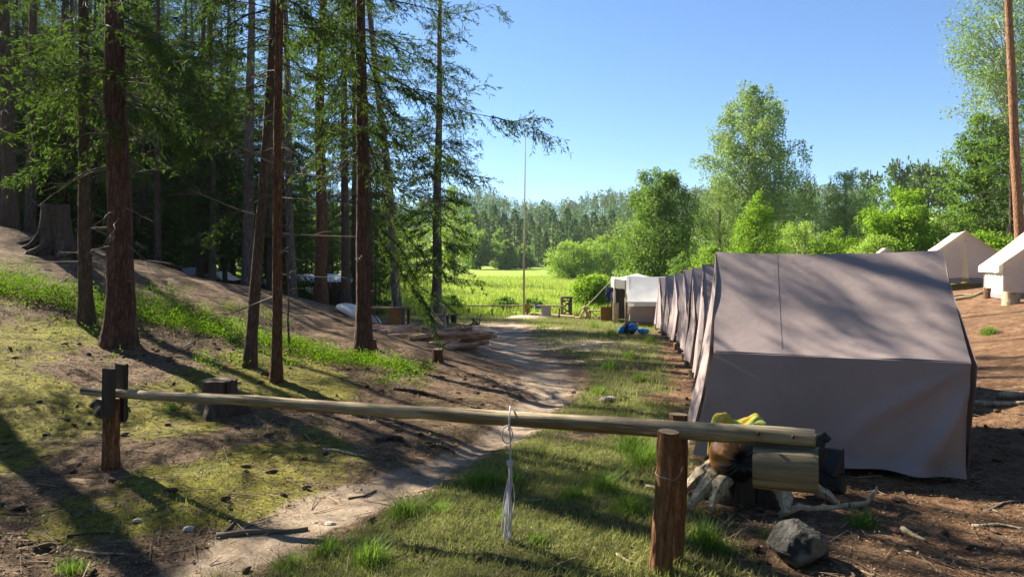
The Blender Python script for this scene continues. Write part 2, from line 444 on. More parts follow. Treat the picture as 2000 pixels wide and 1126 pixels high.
# ---------------------------------------------------------------- foliage generators
def unit(a):
    return a / (np.linalg.norm(a, axis=-1, keepdims=True) + 1e-9)
def diamonds(P, D, L, Wd, rg, flat=None, mid=.5, sag=0.0):
    """one four-sided leaf for each base point P, direction D"""
    n = len(P); D = unit(D)
    r = unit(rg.normal(size=(n, 3))) if flat is None else unit(flat + rg.normal(size=(n, 3)) * .35)
    Sd = unit(np.cross(D, r))
    L = np.broadcast_to(np.asarray(L, float), (n,))[:, None]; Wd = np.broadcast_to(np.asarray(Wd, float), (n,))[:, None]
    mdl = P + D * L * mid
    tip = P + D * L; tip[:, 2] -= sag * L[:, 0]
    V = np.stack([P, mdl + Sd * Wd * .5, tip, mdl - Sd * Wd * .5], 1).reshape(-1, 3)
    F = np.arange(4 * n).reshape(n, 4)
    return V, F
def join(parts):
    Vs, Fs, Ts, Ms, o = [], [], [], [], 0
    for V, F, T, mi in parts:
        Vs.append(V); Fs.append(F + o); Ts.append(T); Ms.append(np.full(len(F), mi)); o += len(V)
    return np.concatenate(Vs), np.concatenate(Fs), np.concatenate(Ts), np.concatenate(Ms)
def strips(A, B, r, rg):
    """thin three-sided sticks from A to B as quads"""
    n = len(A); D = unit(B - A); a = unit(np.cross(D, unit(rg.normal(size=(n, 3))))); b = np.cross(D, a)
    r = np.broadcast_to(np.asarray(r, float), (n,))[:, None]
    ring = [a, -a * .5 + b * .87, -a * .5 - b * .87]
    V = np.stack([A + q * r for q in ring] + [B + q * r * .5 for q in ring], 1).reshape(-1, 3)
    base = (np.arange(n) * 6)[:, None]
    F = np.concatenate([base + np.array([[0, 1, 4, 3]]), base + np.array([[1, 2, 5, 4]]), base + np.array([[2, 0, 3, 5]])])
    return V, F

def boughs(B0, AZ, LEN, SL, DR, UP, rg, dens=1.0, tw=.085, tww=.026, hang=.35, bare=.15, tip=0.0):
    """spruce boughs: start points, azimuth, length, initial slope, droop, upturn of the tip. Returns parts list"""
    parts = []
    nb = len(B0); hz = np.stack([np.cos(AZ), np.sin(AZ), np.zeros(nb)], 1); lat = np.stack([-np.sin(AZ), np.cos(AZ), np.zeros(nb)], 1)
    wig = rg.normal(size=nb) * .10
    def pos(i, s):
        r = LEN[i] * s
        z = LEN[i] * (SL[i] * s - DR[i] * s ** 2 + UP[i] * s ** 3)
        return B0[i] + hz[i] * r[:, None] + lat[i] * (LEN[i] * wig[i] * np.sin(s * 4))[:, None] + np.array([0, 0, 1]) * z[:, None]
    ks = 6; idx = np.arange(nb)
    for k in range(ks):
        s0, s1 = np.full(nb, k / ks), np.full(nb, (k + 1) / ks)
        A, Bq = pos(idx, s0), pos(idx, s1)
        V, F = strips(A, Bq, np.maximum(.004, LEN * .0085 * (1 - s0 * .8)), rg)
        parts.append((V, F, np.full(len(V), .3), 1))
    n2 = np.maximum(2, (LEN * 12 * dens)).astype(int); i2 = np.repeat(idx, n2); m = len(i2)
    s2 = bare + (1 - bare) * rg.random(m) ** .8
    P2 = pos(i2, s2); T = unit(pos(i2, np.minimum(s2 + .03, 1.03)) - pos(i2, np.minimum(s2 + .03, 1.03) - .05))
    sd = np.where(rg.random(m) < .5, -1, 1)[:, None]
    D2 = unit(T * .75 + lat[i2] * sd * (.45 + .5 * rg.random((m, 1))) + np.array([0, 0, -1]) * (hang * (.3 + 1.4 * rg.random((m, 1)))) + rg.normal(size=(m, 3)) * .12)
    L2 = np.clip((.12 + .34 * LEN[i2] * (1 - s2) ** .8) * (.5 + .8 * rg.random(m)), .1, .95)
    V, F = strips(P2, P2 + D2 * L2[:, None], .0035, rg); parts.append((V, F, np.full(len(V), .3), 1))
    n3 = np.maximum(2, (L2 / (.034 / dens))).astype(int); i3 = np.repeat(np.arange(m), n3); k3 = len(i3)
    s3 = rg.random(k3)
    P3 = P2[i3] + D2[i3] * (L2[i3] * s3)[:, None]
    P3[:, 2] -= .10 * L2[i3] * s3 ** 2
    D3 = unit(D2[i3] * .8 + rg.normal(size=(k3, 3)) * .48 + np.array([0, 0, -.15]))
    V, F = diamonds(P3, D3, tw * (.6 + .8 * rg.random(k3)), tww * (.7 + .6 * rg.random(k3)), rg)
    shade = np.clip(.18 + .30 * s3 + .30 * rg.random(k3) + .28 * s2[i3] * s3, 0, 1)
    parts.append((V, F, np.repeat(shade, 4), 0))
    return parts
def spruce_crown(name, seed, H, h0, Rm, nb, dens=1.0, mats=None, tw=.085, tww=.026, power=.8, low=.6):
    rg = np.random.default_rng(seed)
    h = h0 + (H - h0 - .2) * np.sort(rg.random(nb)) ** 1.0
    f = (H - h) / (H - h0)
    LEN = Rm * f ** power * (.65 + .5 * rg.random(nb)) * np.where(h < h0 + 2.0, low + (1 - low) * rg.random(nb), 1) + .12
    AZ = rg.random(nb) * 2 * math.pi
    SL = .35 - .62 * f + rg.normal(size=nb) * .12; DR = .12 + .32 * f * rg.random(nb); UP = .08 + .22 * rg.random(nb)
    B0 = np.stack([np.zeros(nb), np.zeros(nb), h], 1)
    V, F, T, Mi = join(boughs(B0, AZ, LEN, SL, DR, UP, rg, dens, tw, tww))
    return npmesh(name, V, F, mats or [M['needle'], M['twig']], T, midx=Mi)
def trunk_mesh(name, H, r0, mat, seed, flare=1.35, top=.12, n=12, bend=.15, dead=0, dead_lo=.6, dead_hi=4.0, dead_len=.8):
    mb = MB(); k = 22; pts = []; rad = []
    for i in range(k + 1):
        t = (i / k) ** 1.25; z = -.25 + (H + .25) * t
        o = mn.noise_vector(Vector((z * .17 + seed * 7.7, seed * 1.3, .5))) * bend * min(1, z / 3 if z > 0 else 0)
        pts.append((o.x, o.y, z)); rr = r0 * (1 - (1 - top) * t)
        rr *= 1 + (flare - 1) * math.exp(-max(z, 0) / (r0 * 2.2))
        rad.append(rr)
    mb.tube(pts, rad, n, False, 0, .16, seed)
    rd = random.Random(seed * 13 + 5)
    for j in range(dead):
        z = rd.uniform(dead_lo, dead_hi); a = rd.uniform(0, 2 * math.pi); L = dead_len * rd.uniform(.35, 1.3)
        i = min(range(len(pts)), key=lambda q: abs(pts[q][2] - z)); p = Vector((pts[i][0], pts[i][1], z)); d = Vector((math.cos(a), math.sin(a), rd.uniform(-.45, .25)))
        P = [p + d * (r0 * .5)]; cu = rd.uniform(-.5, .15)
        for q in range(1, 6): P.append(p + d * (r0 * .5 + L * q / 5) + Vector((rd.uniform(-.03, .03), rd.uniform(-.03, .03), cu * L * (q / 5) ** 2)))
        mb.tube(P, [.011 * (1 - .13 * q) * (.6 + L * .5) for q in range(6)], 4, False, 1)
        for q in range(rd.randint(1, 4)):
            b = P[rd.randint(2, 4)]; e = b + (d + Vector((rd.uniform(-1, 1), rd.uniform(-1, 1), rd.uniform(-.7, .3)))) * L * .3
            mb.tube([b, b.lerp(e, .5) + Vector((0, 0, .02)), e], [.005, .004, .002], 3, False, 1)
    return mb.mesh(name, [mat, M['deadtwig']])
def put_tree(name, base, trunk, crown, label, group, lean=(0, 0), rz=0, sc=1.0, cz=0.0, csc=None, cat='tree', crz=0):
    e = empty(name, base, 0, label, cat, group)
    e.rotation_euler = (lean[1], lean[0], rz); e.scale = (sc, sc, sc)
    if trunk is not None:
        link(bpy.data.objects.new('trunk', trunk), e)
    if crown is not None:
        c = link(bpy.data.objects.new('crown', crown), e); c.location = (0, 0, cz); c.rotation_euler = (0, 0, crz)
        if csc: c.scale = csc
    return e

def leafy_crown(name, seed, prof, z0, H, nclump, nleaf, lsize, mat, woodmat, droop=0.0, clump=.55, squash=.75, lw=.62, inner=.35, limb=True, lift=0.0, peaks=0):
    """prof(t): half width of the crown at relative height t. Leaves sit in clumps carried by limbs."""
    rg = np.random.default_rng(seed); parts = []
    t = rg.random(nclump * 4); w = np.array([prof(q) for q in t]); keep = rg.random(len(t)) < (w / w.max()) ** 1.2
    t, w = t[keep][:nclump], w[keep][:nclump]; n = len(t)
    az = rg.random(n) * 2 * math.pi
    lob = 1 + .28 * np.sin(az * 3 + t * 9 + seed) + .18 * np.sin(az * 5 - t * 14 + seed * 2)
    rr = w * lob * np.sqrt(inner ** 2 + (1 - inner ** 2) * rg.random(n))
    Cn = np.stack([rr * np.cos(az), rr * np.sin(az), z0 + H * t + rg.normal(size=n) * .03 * H], 1)
    cs = clump * (.55 + .9 * rg.random(n)) * np.clip(.45 + .55 * w / w.max(), .35, 1)
    if limb:
        A = np.stack([rg.normal(size=n) * .05, rg.normal(size=n) * .05, np.maximum(z0 * .6, Cn[:, 2] - rr * .8 - .3)], 1)
        mid = (A + Cn) / 2 + np.array([0, 0, .12]) * rr[:, None]
        for P, Q, r in ((A, mid, .03), (mid, Cn, .016)):
            V, F = strips(P, Q, r * (.5 + .25 * rr), rg); parts.append((V, F, np.full(len(V), .3), 1))
    i = np.repeat(np.arange(n), nleaf); m = len(i)
    d = unit(rg.normal(size=(m, 3))); rad = (.35 + .65 * rg.random(m) ** .6)
    P = Cn[i] + d * (cs[i] * rad)[:, None] * np.array([1, 1, squash])
    if droop > 0:
        hang = rg.random(m) ** 1.3 * droop * (.5 + rg.random(n)[i])
        P = Cn[i] + d * (cs[i] * .55 * rad)[:, None] * np.array([1, 1, .5]); 
        q = np.floor(rg.random(m) * 9) ; ang = q * 2.4 + i
        P[:, 0] = Cn[i][:, 0] + np.cos(ang) * cs[i] * (.25 + .09 * q) + rg.normal(size=m) * .05; P[:, 1] = Cn[i][:, 1] + np.sin(ang) * cs[i] * (.25 + .09 * q) + rg.normal(size=m) * .05
        P[:, 2] = Cn[i][:, 2] + .3 * cs[i] - hang
    D = unit(d * .6 + rg.normal(size=(m, 3)) * .6 + np.array([0, 0, -.35 + lift]))
    flat = unit(d * .8 + np.array([0, 0, .7]))
    V, F = diamonds(P, D, lsize * (.6 + .8 * rg.random(m)), lsize * lw * (.7 + .6 * rg.random(m)), rg, flat)
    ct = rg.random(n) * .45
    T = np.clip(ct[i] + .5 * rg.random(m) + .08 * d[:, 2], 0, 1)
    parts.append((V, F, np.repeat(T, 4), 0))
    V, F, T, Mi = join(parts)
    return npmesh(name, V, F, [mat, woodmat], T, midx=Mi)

# ---------------------------------------------------------------- the far wooded hill (reads as one mass) and the trees along the meadow's far edge
def far_conifer(rg, n, H, Rm, trunk0=.12, size=.9):
    t = trunk0 + (1 - trunk0) * rg.random(n) ** .85
    r = Rm * (1 - t) ** .75 * (.25 + .85 * np.sqrt(rg.random(n)))
    a = rg.random(n) * 2 * math.pi
    P = np.stack([r * np.cos(a), r * np.sin(a), H * t], 1)
    D = np.stack([np.cos(a), np.sin(a), -.35 + rg.normal(size=n) * .3], 1) + rg.normal(size=(n, 3)) * .25
    V, F = diamonds(P, D, size * (.5 + rg.random(n)) * (.5 + .8 * (1 - t)), size * .38 * (.6 + .7 * rg.random(n)), rg, np.array([0, 0, 1.0]) + rg.normal(size=(n, 3)) * .4)
    T = np.repeat(np.clip(.1 + .55 * rg.random(n) + .35 * r / Rm, 0, 1), 4)
    return V, F, T
def far_pine(rg, n, H, Rm, size=1.0):
    t = .55 + .45 * rg.random(n); w = np.sin((t - .5) * 2 * math.pi * .5) ** .6 * Rm
    cl = rg.integers(0, 9, n); ca = cl * 2.4
    r = w * (.3 + .5 * rg.random(n)); a = ca + rg.normal(size=n) * .45
    P = np.stack([r * np.cos(a), r * np.sin(a), H * (.62 + cl / 9 * .36) + rg.normal(size=n) * .028 * H], 1)
    V, F = diamonds(P, rg.normal(size=(n, 3)) + np.array([0, 0, .2]), size * (.5 + .7 * rg.random(n)), size * .42, rg, np.array([0, 0, 1.0]) + rg.normal(size=(n, 3)) * .5)
    return V, F, np.repeat(np.clip(.15 + .8 * rg.random(n), 0, 1), 4)
def forest_mass():
    rg = np.random.default_rng(91)
    pv = [far_conifer(rg, 105, 1.0, .17, .10, .078) for _ in range(8)]
    pp = [far_pine(rg, 85, 1.0, .17, .10) for _ in range(5)]
    Vs, Fs, Ts, Ms, o = [], [], [], [], 0
    cnt = 0
    tries = 0
    while cnt < 2000 and tries < 40000:
        tries += 1
        y = 175 + 260 * rg.random() ** .8; x = (rg.random() * 1.55 - .72) * y * .62
        if abs(x / y) > .80: continue
        pin = rg.random() < (.10 + .2 * (x > 30)) 
        H = rg.uniform(10, 16) * (1.1 if pin else 1)
        if rg.random() < .15: H *= .7
        z = float(G0(np.array([x]), np.array([y]))[0])
        V, F, T = (pp if pin else pv)[rg.integers(0, 5 if pin else 8)]
        a = rg.random() * 6.28; ca, sa = math.cos(a), math.sin(a)
        Q = V * H; Q = np.stack([Q[:, 0] * ca - Q[:, 1] * sa, Q[:, 0] * sa + Q[:, 1] * ca, Q[:, 2]], 1) + np.array([x, y, z - .3])
        sh = rg.random() * .3 - .15
        Vs.append(Q); Fs.append(F + o); Ts.append(np.clip(T + sh, 0, 1)); Ms.append(np.full(len(F), 1 if pin else 0)); o += len(Q)
        if pin:
            A = np.array([[x, y, z]]); V2, F2 = strips(A, A + np.array([[0, 0, H * .9]]), .22, rg)
            Vs.append(V2); Fs.append(F2 + o); Ts.append(np.full(len(V2), .5)); Ms.append(np.full(len(F2), 2)); o += len(V2)
        cnt += 1
    me = npmesh('forest', np.concatenate(Vs), np.concatenate(Fs), [M['needle_far'], M['pine_far'], M['bark_red']], np.concatenate(Ts), midx=np.concatenate(Ms))
    ob = link(bpy.data.objects.new('forest', me)); tag(ob, 'distant dark conifer wood covering the hill beyond the meadow', 'forest', kind='stuff')
forest_mass()
# rock outcrop on the hill crest
mb = MB()
for i in range(7):
    p = at(1118 + random.uniform(-7, 7), 0, 372); p.z = float(G0(p.x, p.y)) + random.uniform(7, 10)
    rr = random.uniform(2.2, 3.6)
    mb.grid(lambda u, w, p=p, rr=rr, i=i: (lambda d: p + d * rr * (1 + .35 * mn.noise(d * 1.7 + Vector((i * 3, 0, 0)))))(Vector((math.cos(u * 2 * math.pi) * math.sin(w * math.pi), math.sin(u * 2 * math.pi) * math.sin(w * math.pi), 1.4 * math.cos(w * math.pi)))), 10, 7)
M['rock_far'] = simple('rock_far', (.3, .27, .24), .9, .3, .4)
tag(mb.build('rock_outcrop', M['rock_far'], None, False), 'pale rock outcrop among the trees on the hill crest', 'rock')

rgx = np.random.default_rng(5)
def conifer_mesh(seed, H, Rm, n):
    rg = np.random.default_rng(seed); V, F, T = far_conifer(rg, n, H, Rm, .06, 1.15)
    mb = MB(); mb.tube([(0, 0, -.2), (.05, 0, H * .5), (0, 0, H * .97)], [.24, .15, .03], 7)
    return npmesh('crown', V, F, [M['needle_far']], T), mb.mesh('trunk', M['bark_spruce'])
def pine_mesh(seed, H, Rm, n):
    rg = np.random.default_rng(seed); V, F, T = far_pine(rg, n, H, Rm, .8)
    mb = MB(); mb.tube([(math.sin(i) * .12, 0, H * i / 6 - (.2 if i == 0 else 0)) for i in range(7)], [.22 * (1 - i / 9) for i in range(7)], 7)
    for k in range(9):
        z = H * (.5 + .48 * k / 9); an = k * 2.4; mb.tube([(0, 0, z - .3), (math.cos(an) * Rm * .35, math.sin(an) * Rm * .35, z), (math.cos(an) * Rm * .6, math.sin(an) * Rm * .6, z + .5)], [.08, .06, .03], 4)
    return npmesh('crown', V, F, [M['pine_far']], T), mb.mesh('trunk', M['bark_red'])
EDGE = [conifer_mesh(300 + i, 15, 3.0, 900) for i in range(3)]
PINES = [pine_mesh(320 + i, 14, 2.6, 700) for i in range(3)]
def px_thing(name, me, px, Y, top_py, H, label, cat, group, wsc=1.0, base_z=None):
    x = (px - 1000) * Y / FPX; z = float(G(np.array([x]), np.array([Y]))[0]) if base_z is None else base_z
    zt = EYE - (top_py - HZ) * Y / FPX
    s = (zt - z) / H
    o = put_tree(name, (x, Y, z - .1), me[1], me[0], label, group, rz=random.random() * 6.28, cat=cat)
    o.scale = (s * wsc, s * wsc, s); return o
for i, (px, Y, tp) in enumerate([(1035, 165, 415), (1052, 160, 440), (1066, 158, 452), (1080, 163, 408), (1094, 157, 430), (1108, 166, 405), (1122, 170, 425), (1020, 170, 425), (1142, 168, 418), (1005, 172, 408),
                                 (985, 170, 415), (965, 172, 400), (945, 174, 410), (925, 172, 402), (1160, 172, 412), (1178, 170, 420), (1195, 172, 408)]):
    px_thing('spruce_tree', EDGE[i % 3], px, Y, tp, 15, 'tall dark spruce in the row closing off the far side of the meadow', 'tree', 'spruces along the far meadow edge', 1.0)
for i, (px, Y, tp) in enumerate([(1130, 155, 440), (1150, 152, 452), (1172, 154, 446), (1190, 156, 440), (1208, 150, 450)]):
    px_thing('pine_tree', PINES[i % 3], px, Y, tp, 14, 'pine with reddish stem at the far meadow edge above the willows', 'tree', 'pines above the willows')
for i, (px, Y, tp) in enumerate([(1572, 88, 352), (1757, 95, 310), (1797, 100, 322), (1812, 98, 316), (1836, 96, 312), (1852, 104, 330), (1700, 100, 330), (1775, 104, 335)]):
    L = ['bushy pine standing alone between birch and willow behind the near tent', 'pine rising above the lime green shrub beyond the upper tents'][i > 0]
    px_thing('pine_tree', PINES[i % 3], px, Y, tp, 14, L, 'tree', None if i == 0 else 'pines above the lime shrub', .8)

# ---------------------------------------------------------------- broadleaf trees round the meadow
def deciduous(name, px, Y, tp, wpx, bp, seed, mat, wood_m, label, group=None, nclump=120, nleaf=110, lsize=.15, droop=0.0, prof=None, z0f=.06, trunk=.16, clump=None, cat='tree', ty=None, csq=.75):
    """a broadleaf tree whose crown spans wpx picture pixels at distance Y and reaches up to tp"""
    x = (px - 1000) * Y / FPX; z = gz(x, Y); H = EYE - (tp - HZ) * Y / FPX - z; hw = wpx * .5 * Y / FPX
    prof = prof or (lambda q: (math.sin(math.pi * min(1, max(0, .12 + .86 * q))) ** .7))
    z0 = H * z0f
    cm = leafy_crown(name + '_crown', seed, lambda q: prof(q) * hw * .88, z0, (H - z0) * .96, nclump, nleaf, lsize, mat, wood_m, droop, clump or max(.3, hw * .24), csq)
    tm = trunk_mesh(name + '_trunk', H * .85, trunk, wood_m, seed, 1.3, .2, 8, .3)
    return put_tree(name, (x, Y, z), tm, cm, label, group, rz=seed * 1.3, cat=cat)
ov = lambda q: math.sin(math.pi * min(1, .10 + .88 * q)) ** .6
cone = lambda q: (1 - q) ** .7 * min(1, .55 + q * 1.4) + .06
tall = lambda q: max(.10, min(1, .75 + q * .6) * (1 - max(0, q - .45) / .55 * .72)) 
BR = M['bark_birch']; BK = M['bark_grey']
deciduous('birch_tree', 1472, 60, 148, 200, 500, 11, M['leaf_birch'], BR, 'tall weeping birch rising above all the other trees by the meadow', None, 400, 130, .19, 1.4,
          lambda q: max(.12, float(np.interp(q, [0, .25, .45, .6, .72, .85, .95, 1], [.55, .75, 1.0, .95, .75, .62, .42, .2]))), .12, .22, .75)
deciduous('alder_tree', 1288, 46, 322, 178, 545, 12, M['leaf_alder'], BK, 'dense dark green broadleaf tree behind the row of mauve tents', None, 270, 155, .145, 0,
          lambda q: max(.1, float(np.interp(q, [0, .12, .35, .6, .8, .93, 1], [.75, .95, 1.0, .86, .66, .4, .2]))), .04, .16, .62, csq=1.2)
deciduous('willow_tree', 1405, 54, 330, 130, 500, 13, M['leaf_birch'], BK, 'pale grey-green tree standing at the foot of the tall birch', None, 130, 110, .13, .9, tall, .05)
deciduous('young_tree', 1478, 36, 368, 150, 500, 14, M['leaf_lime'], BK, 'bright lime green young tree directly behind the near tent ridge', None, 130, 150, .10, 0, cone, .02, .07, .5, csq=1.25)
deciduous('willow_tree', 1652, 55, 318, 125, 500, 15, M['leaf_birch'], BK, 'feathery pale green willow between the lone pine and the lime shrub', None, 170, 110, .14, .8, tall, .05)
deciduous('broadleaf_tree', 1727, 78, 338, 110, 500, 16, M['leaf_alder'], BK, 'round dark green tree crown showing behind the feathery pale willow', None, 90, 90, .2, 0, ov)
deciduous('lime_shrub', 1765, 31, 350, 165, 500, 17, M['leaf_lime'], BK, 'big bright lime green shrub rising behind the near tent and upper tent', None, 140, 150, .11, 0,
          lambda q: max(.12, float(np.interp(q, [0, .3, .6, .8, 1], [1, 1.0, .85, .45, .15]))), .02, .06, .45, 'shrub')
deciduous('birch_tree', 1962, 37, -90, 250, 500, 18, M['leaf_birch'], BR, 'high leafy birch at the right edge of the picture behind the bare pine stem', None, 330, 110, .12, 1.2,
          lambda q: max(.2, float(np.interp(q, [0, .3, .5, .62, .75, .9, 1], [.65, .7, .62, .8, .75, .6, .3]))), .1, .2, .7)
deciduous('alder_tree', 1925, 33, 205, 150, 500, 19, M['leaf_alder'], BK, 'dark leafy tree filling the gap between the two cream tents', None, 190, 110, .13, .35, tall, .04, .1, .5)
deciduous('willow_tree', 1120, 88, 470, 108, 540, 20, M['leaf_willow'], BK, 'round spreading willow bush on the meadow nearer the flagpole', 'willows on the meadow', 120, 100, .24, 0, ov, .03, .16, .9)
deciduous('willow_tree', 1185, 92, 458, 112, 540, 21, M['leaf_willow'], BK, 'round spreading willow on the meadow beside the dark green tree', 'willows on the meadow', 120, 100, .24, 0, ov, .1, .2, .9)
deciduous('broadleaf_tree', 938, 142, 448, 66, 528, 22, M['leaf_alder'], BK, 'rounded dark green tree at the far meadow edge, beside the spruce branches', None, 90, 90, .42, 0, ov, .02, .2, 1.1)
deciduous('broadleaf_tree', 992, 140, 466, 46, 528, 23, M['leaf_alder'], BK, 'small rounded green tree at the far meadow edge just before the flagpole', None, 70, 80, .4, 0, cone, .02, .2, .9)
deciduous('broadleaf_tree', 1022, 146, 478, 40, 528, 24, M['leaf_alder'], BK, 'small rounded green tree at the far meadow edge right behind the flagpole', None, 60, 80, .4, 0, ov, .02, .2, .9)
deciduous('broadleaf_tree', 975, 150, 444, 46, 528, 27, M['leaf_willow'], BK, 'lighter green tree peeping over the rounded trees at the meadow edge', None, 60, 80, .42, 0, cone, .02, .2, .9)
deciduous('birch_tree', 888, 70, 352, 74, 540, 25, M['leaf_willow'], BR, 'thin pale green birch behind the grey spruce stem at the wood edge', None, 130, 80, .16, .6, tall, .08, .12, .6)
for i, (px, Y, tp, w) in enumerate([(815, 78, 420, 90), (760, 75, 400, 110), (700, 72, 420, 120), (640, 74, 390, 120), (570, 70, 400, 130), (500, 66, 390, 130), (430, 62, 400, 130), (350, 58, 380, 130), (270, 52, 380, 140), (190, 46, 360, 140), (110, 42, 340, 140), (30, 38, 330, 140), (-60, 36, 320, 150)]):
    deciduous('undergrowth_tree', px, Y, tp, w * 1.5, 560, 40 + i, M['leaf_alder'] if i % 3 else M['leaf_willow'], BK, 'leafy understorey tree glimpsed between the stems deep in the wood', 'understorey trees in the wood', 80, 80, .2, .2, ov, .01, .1, .7)
# shrubs along the back of the tents
for i, (px, Y, tp, w, mt, lab) in enumerate([(1390, 34, 478, 80, 'leaf_lime', 'low lime green shrub just left of the near tent ridge'), (1340, 38, 490, 60, 'leaf_alder', 'low dark shrub behind the mauve tent row'),
        (1560, 38, 430, 110, 'leaf_willow', 'leafy shrub behind the middle of the near tent ridge'), (1640, 34, 450, 110, 'leaf_lime', 'lime shrub below the feathery willow behind the near tent'),
        (1720, 30, 462, 90, 'leaf_willow', 'shrub just beyond the right end of the near tent ridge'), (1845, 32, 405, 110, 'leaf_alder', 'dark shrub directly behind the peaked cream tent'),
        (1925, 26, 455, 90, 'leaf_lime', 'lime green shrub in the gap between the cream tents'), (1500, 44, 440, 90, 'leaf_birch', 'greyish shrub under the tall birch')]):
    deciduous('shrub', px, Y, tp, w * 1.25, 500, 60 + i, M[mt], BK, lab, None, 70, 120, .10, 0, ov, .01, .04, .4, 'shrub')
deciduous('reed_bush', 1160, 39, 541, 88, 605, 72, M['leaf_lime'], BK, 'tall bright bush of reeds beside the kitchen tent', None, 80, 150, .13, 0, ov, .0, .03, .35, 'bush', csq=1.6)
for px, tp, w, lab in [(985, 578, 55, 'dark low bush behind the rail left of the flagpole'), (1040, 583, 40, 'dark low bush behind the blue cloth on the rail'), (880, 575, 60, 'dark low bush behind the black stools')]:
    deciduous('low_bush', px, 36, tp, w, 605, px, M['leaf_alder'], BK, lab, None, 40, 90, .10, 0, ov, .0, .02, .22, 'bush')

# ---------------------------------------------------------------- spruces and pines of the wood on the left
CR = [spruce_crown('spruce_crown', 101, 15, 4.2, 2.3, 160, 1.05, None, .12, .022), spruce_crown('spruce_crown', 102, 14, 3.0, 2.2, 170, 1.05, None, .12, .022), spruce_crown('spruce_crown', 103, 16, 5.2, 2.5, 150, 1.05, None, .12, .022),
      spruce_crown('spruce_crown', 104, 13, 1.8, 2.1, 190, 1.05, None, .12, .022), spruce_crown('spruce_crown', 105, 9, .8, 1.9, 180, 1.05, None, .12, .024)]
NC = [spruce_crown('spruce_crown', 121, 11.5, 3.1, 1.9, 105, 1.25, None, .085, .017), spruce_crown('spruce_crown', 122, 11, 2.7, 1.8, 110, 1.25, None, .085, .017), spruce_crown('spruce_crown', 123, 12, 3.3, 2.1, 100, 1.25, None, .085, .017)]
SC = spruce_crown('spruce_crown', 131, 12, 3.4, 1.8, 48, 1.25, None, .085, .017)
PC = [spruce_crown('pine_crown', 111, 22, 11, 2.4, 60, .8, None, .12, .03, .45, .8)]
TREES = [  # name, px, py(base) or None, Y, width px, top (px,py), bark, crown, label
    ('pine_tree', 232, 675, None, 50, (238, 0), 'bark_pine', 2, 'thick reddish brown trunk, broadest of the near trees on the mossy bank', 26),
    ('spruce_tree', 168, 630, None, 25, (162, 0), 'bark_spruce', 0, 'slim dark trunk just left of the thick trunk on the mossy bank', 12),
    ('spruce_tree', 488, 716, None, 22, (531, 60), 'bark_spruce', 0, 'slender dark trunk leaning right, beside the straight thin trunk', 10),
    ('spruce_tree', 540, 745, None, 21, (549, 0), 'bark_red', 1, 'straight thin reddish trunk standing nearest the path on the bank', 16),
    ('spruce_tree', 710, 697, None, 31, (703, 0), 'bark_pine', 2, 'dark trunk at the foot of the bank with long boughs reaching over the sky', 10),
    ('spruce_tree', 778, None, 19.5, 19, (728, 60), 'bark_grey', 2, 'grey trunk leaning left between the dark trunk and the log pile', 6),
    ('spruce_tree', 851, None, 25, 21, (861, 0), 'bark_grey', 3, 'grey trunk at the very edge of the wood beside the meadow', 4),
    ('pine_tree', 626, None, 18.5, 24, (629, 0), 'bark_red', 2, 'scaly red barked pine trunk in front of the brown shed', 5),
    ('spruce_tree', 572, None, 21, 17, (560, 200), 'bark_grey', 0, 'grey trunk standing by the left end of the brown shed', 5),
    ('spruce_tree', 676, None, 19, 18, (673, 0), 'bark_spruce', 1, 'dark trunk before the right end of the brown shed', 6),
    ('spruce_tree', 696, None, 23, 15, (690, 0), 'bark_spruce', 0, 'thin trunk half hidden behind the dark boughed trunk', 6),
    ('pine_tree', 483, None, 21, 23, (492, 0), 'bark_grey', 2, 'pale brown trunk behind the slender leaning trunk', 5),
    ('spruce_tree', 391, None, 22, 15, (395, 0), 'bark_spruce', 1, 'brown trunk by the pale tarpaulin roofs beyond the bank crest', 6),
    ('spruce_tree', 440, None, 25, 10, (442, 0), 'bark_spruce', 3, 'thin trunk to the right of the pale tarpaulin roofs', 6),
    ('spruce_tree', 415, None, 23, 14, (412, 0), 'bark_spruce', 0, 'almost black trunk in front of the pale tarpaulin roofs', 6),
    ('spruce_tree', 308, None, 20, 13, (305, 0), 'bark_spruce', 3, 'thin trunk on the bank crest right of the thick trunk', 8),
    ('spruce_tree', 20, None, 16, 26, (10, 0), 'bark_spruce', 1, 'dark trunk on the bank crest at the left edge of the picture', 14),
    ('spruce_tree', 60, None, 18, 20, (66, 0), 'bark_spruce', 0, 'dark trunk behind the big root stump', 12),
    ('spruce_tree', 275, None, 24, 14, (270, 0), 'bark_grey', 2, 'trunk showing just right behind the thick trunk', 6),
]
for i, (nm, px, py, Y, w, top, bk, cr, lab, dead) in enumerate(TREES):
    if py is not None: b = gpt(px, py)
    else:
        x = (px - 1000) * Y / FPX; b = Vector((x, Y, gz(x, Y)))
    tp = at(top[0], top[1], b.y); d = tp - b
    lean = math.atan2(d.x, d.z)
    r0 = w * .5 * b.y / FPX
    H = (12.5 if b.y < 14 else 16.5) + (i % 3) * .4
    tm = trunk_mesh('trunk', H, r0, M[bk], 3 + i, 1.5 if w > 30 else 1.45, .14, 14 if w > 20 else 10, .14, dead, .9, 5.0, .75)
    cz = {0: 0.0, 2: .6, 4: .4, 3: .3}.get(i, 0)
    put_tree(nm, b, tm, (SC if i in (0, 1, 2, 3, 7, 8, 9, 11, 16, 17) else NC[i % 3] if b.y < 24 else CR[cr]), lab, 'trees of the wood on the bank', (lean, 0), 0, 1.0, cz, crz=i * 2.1 + .7)
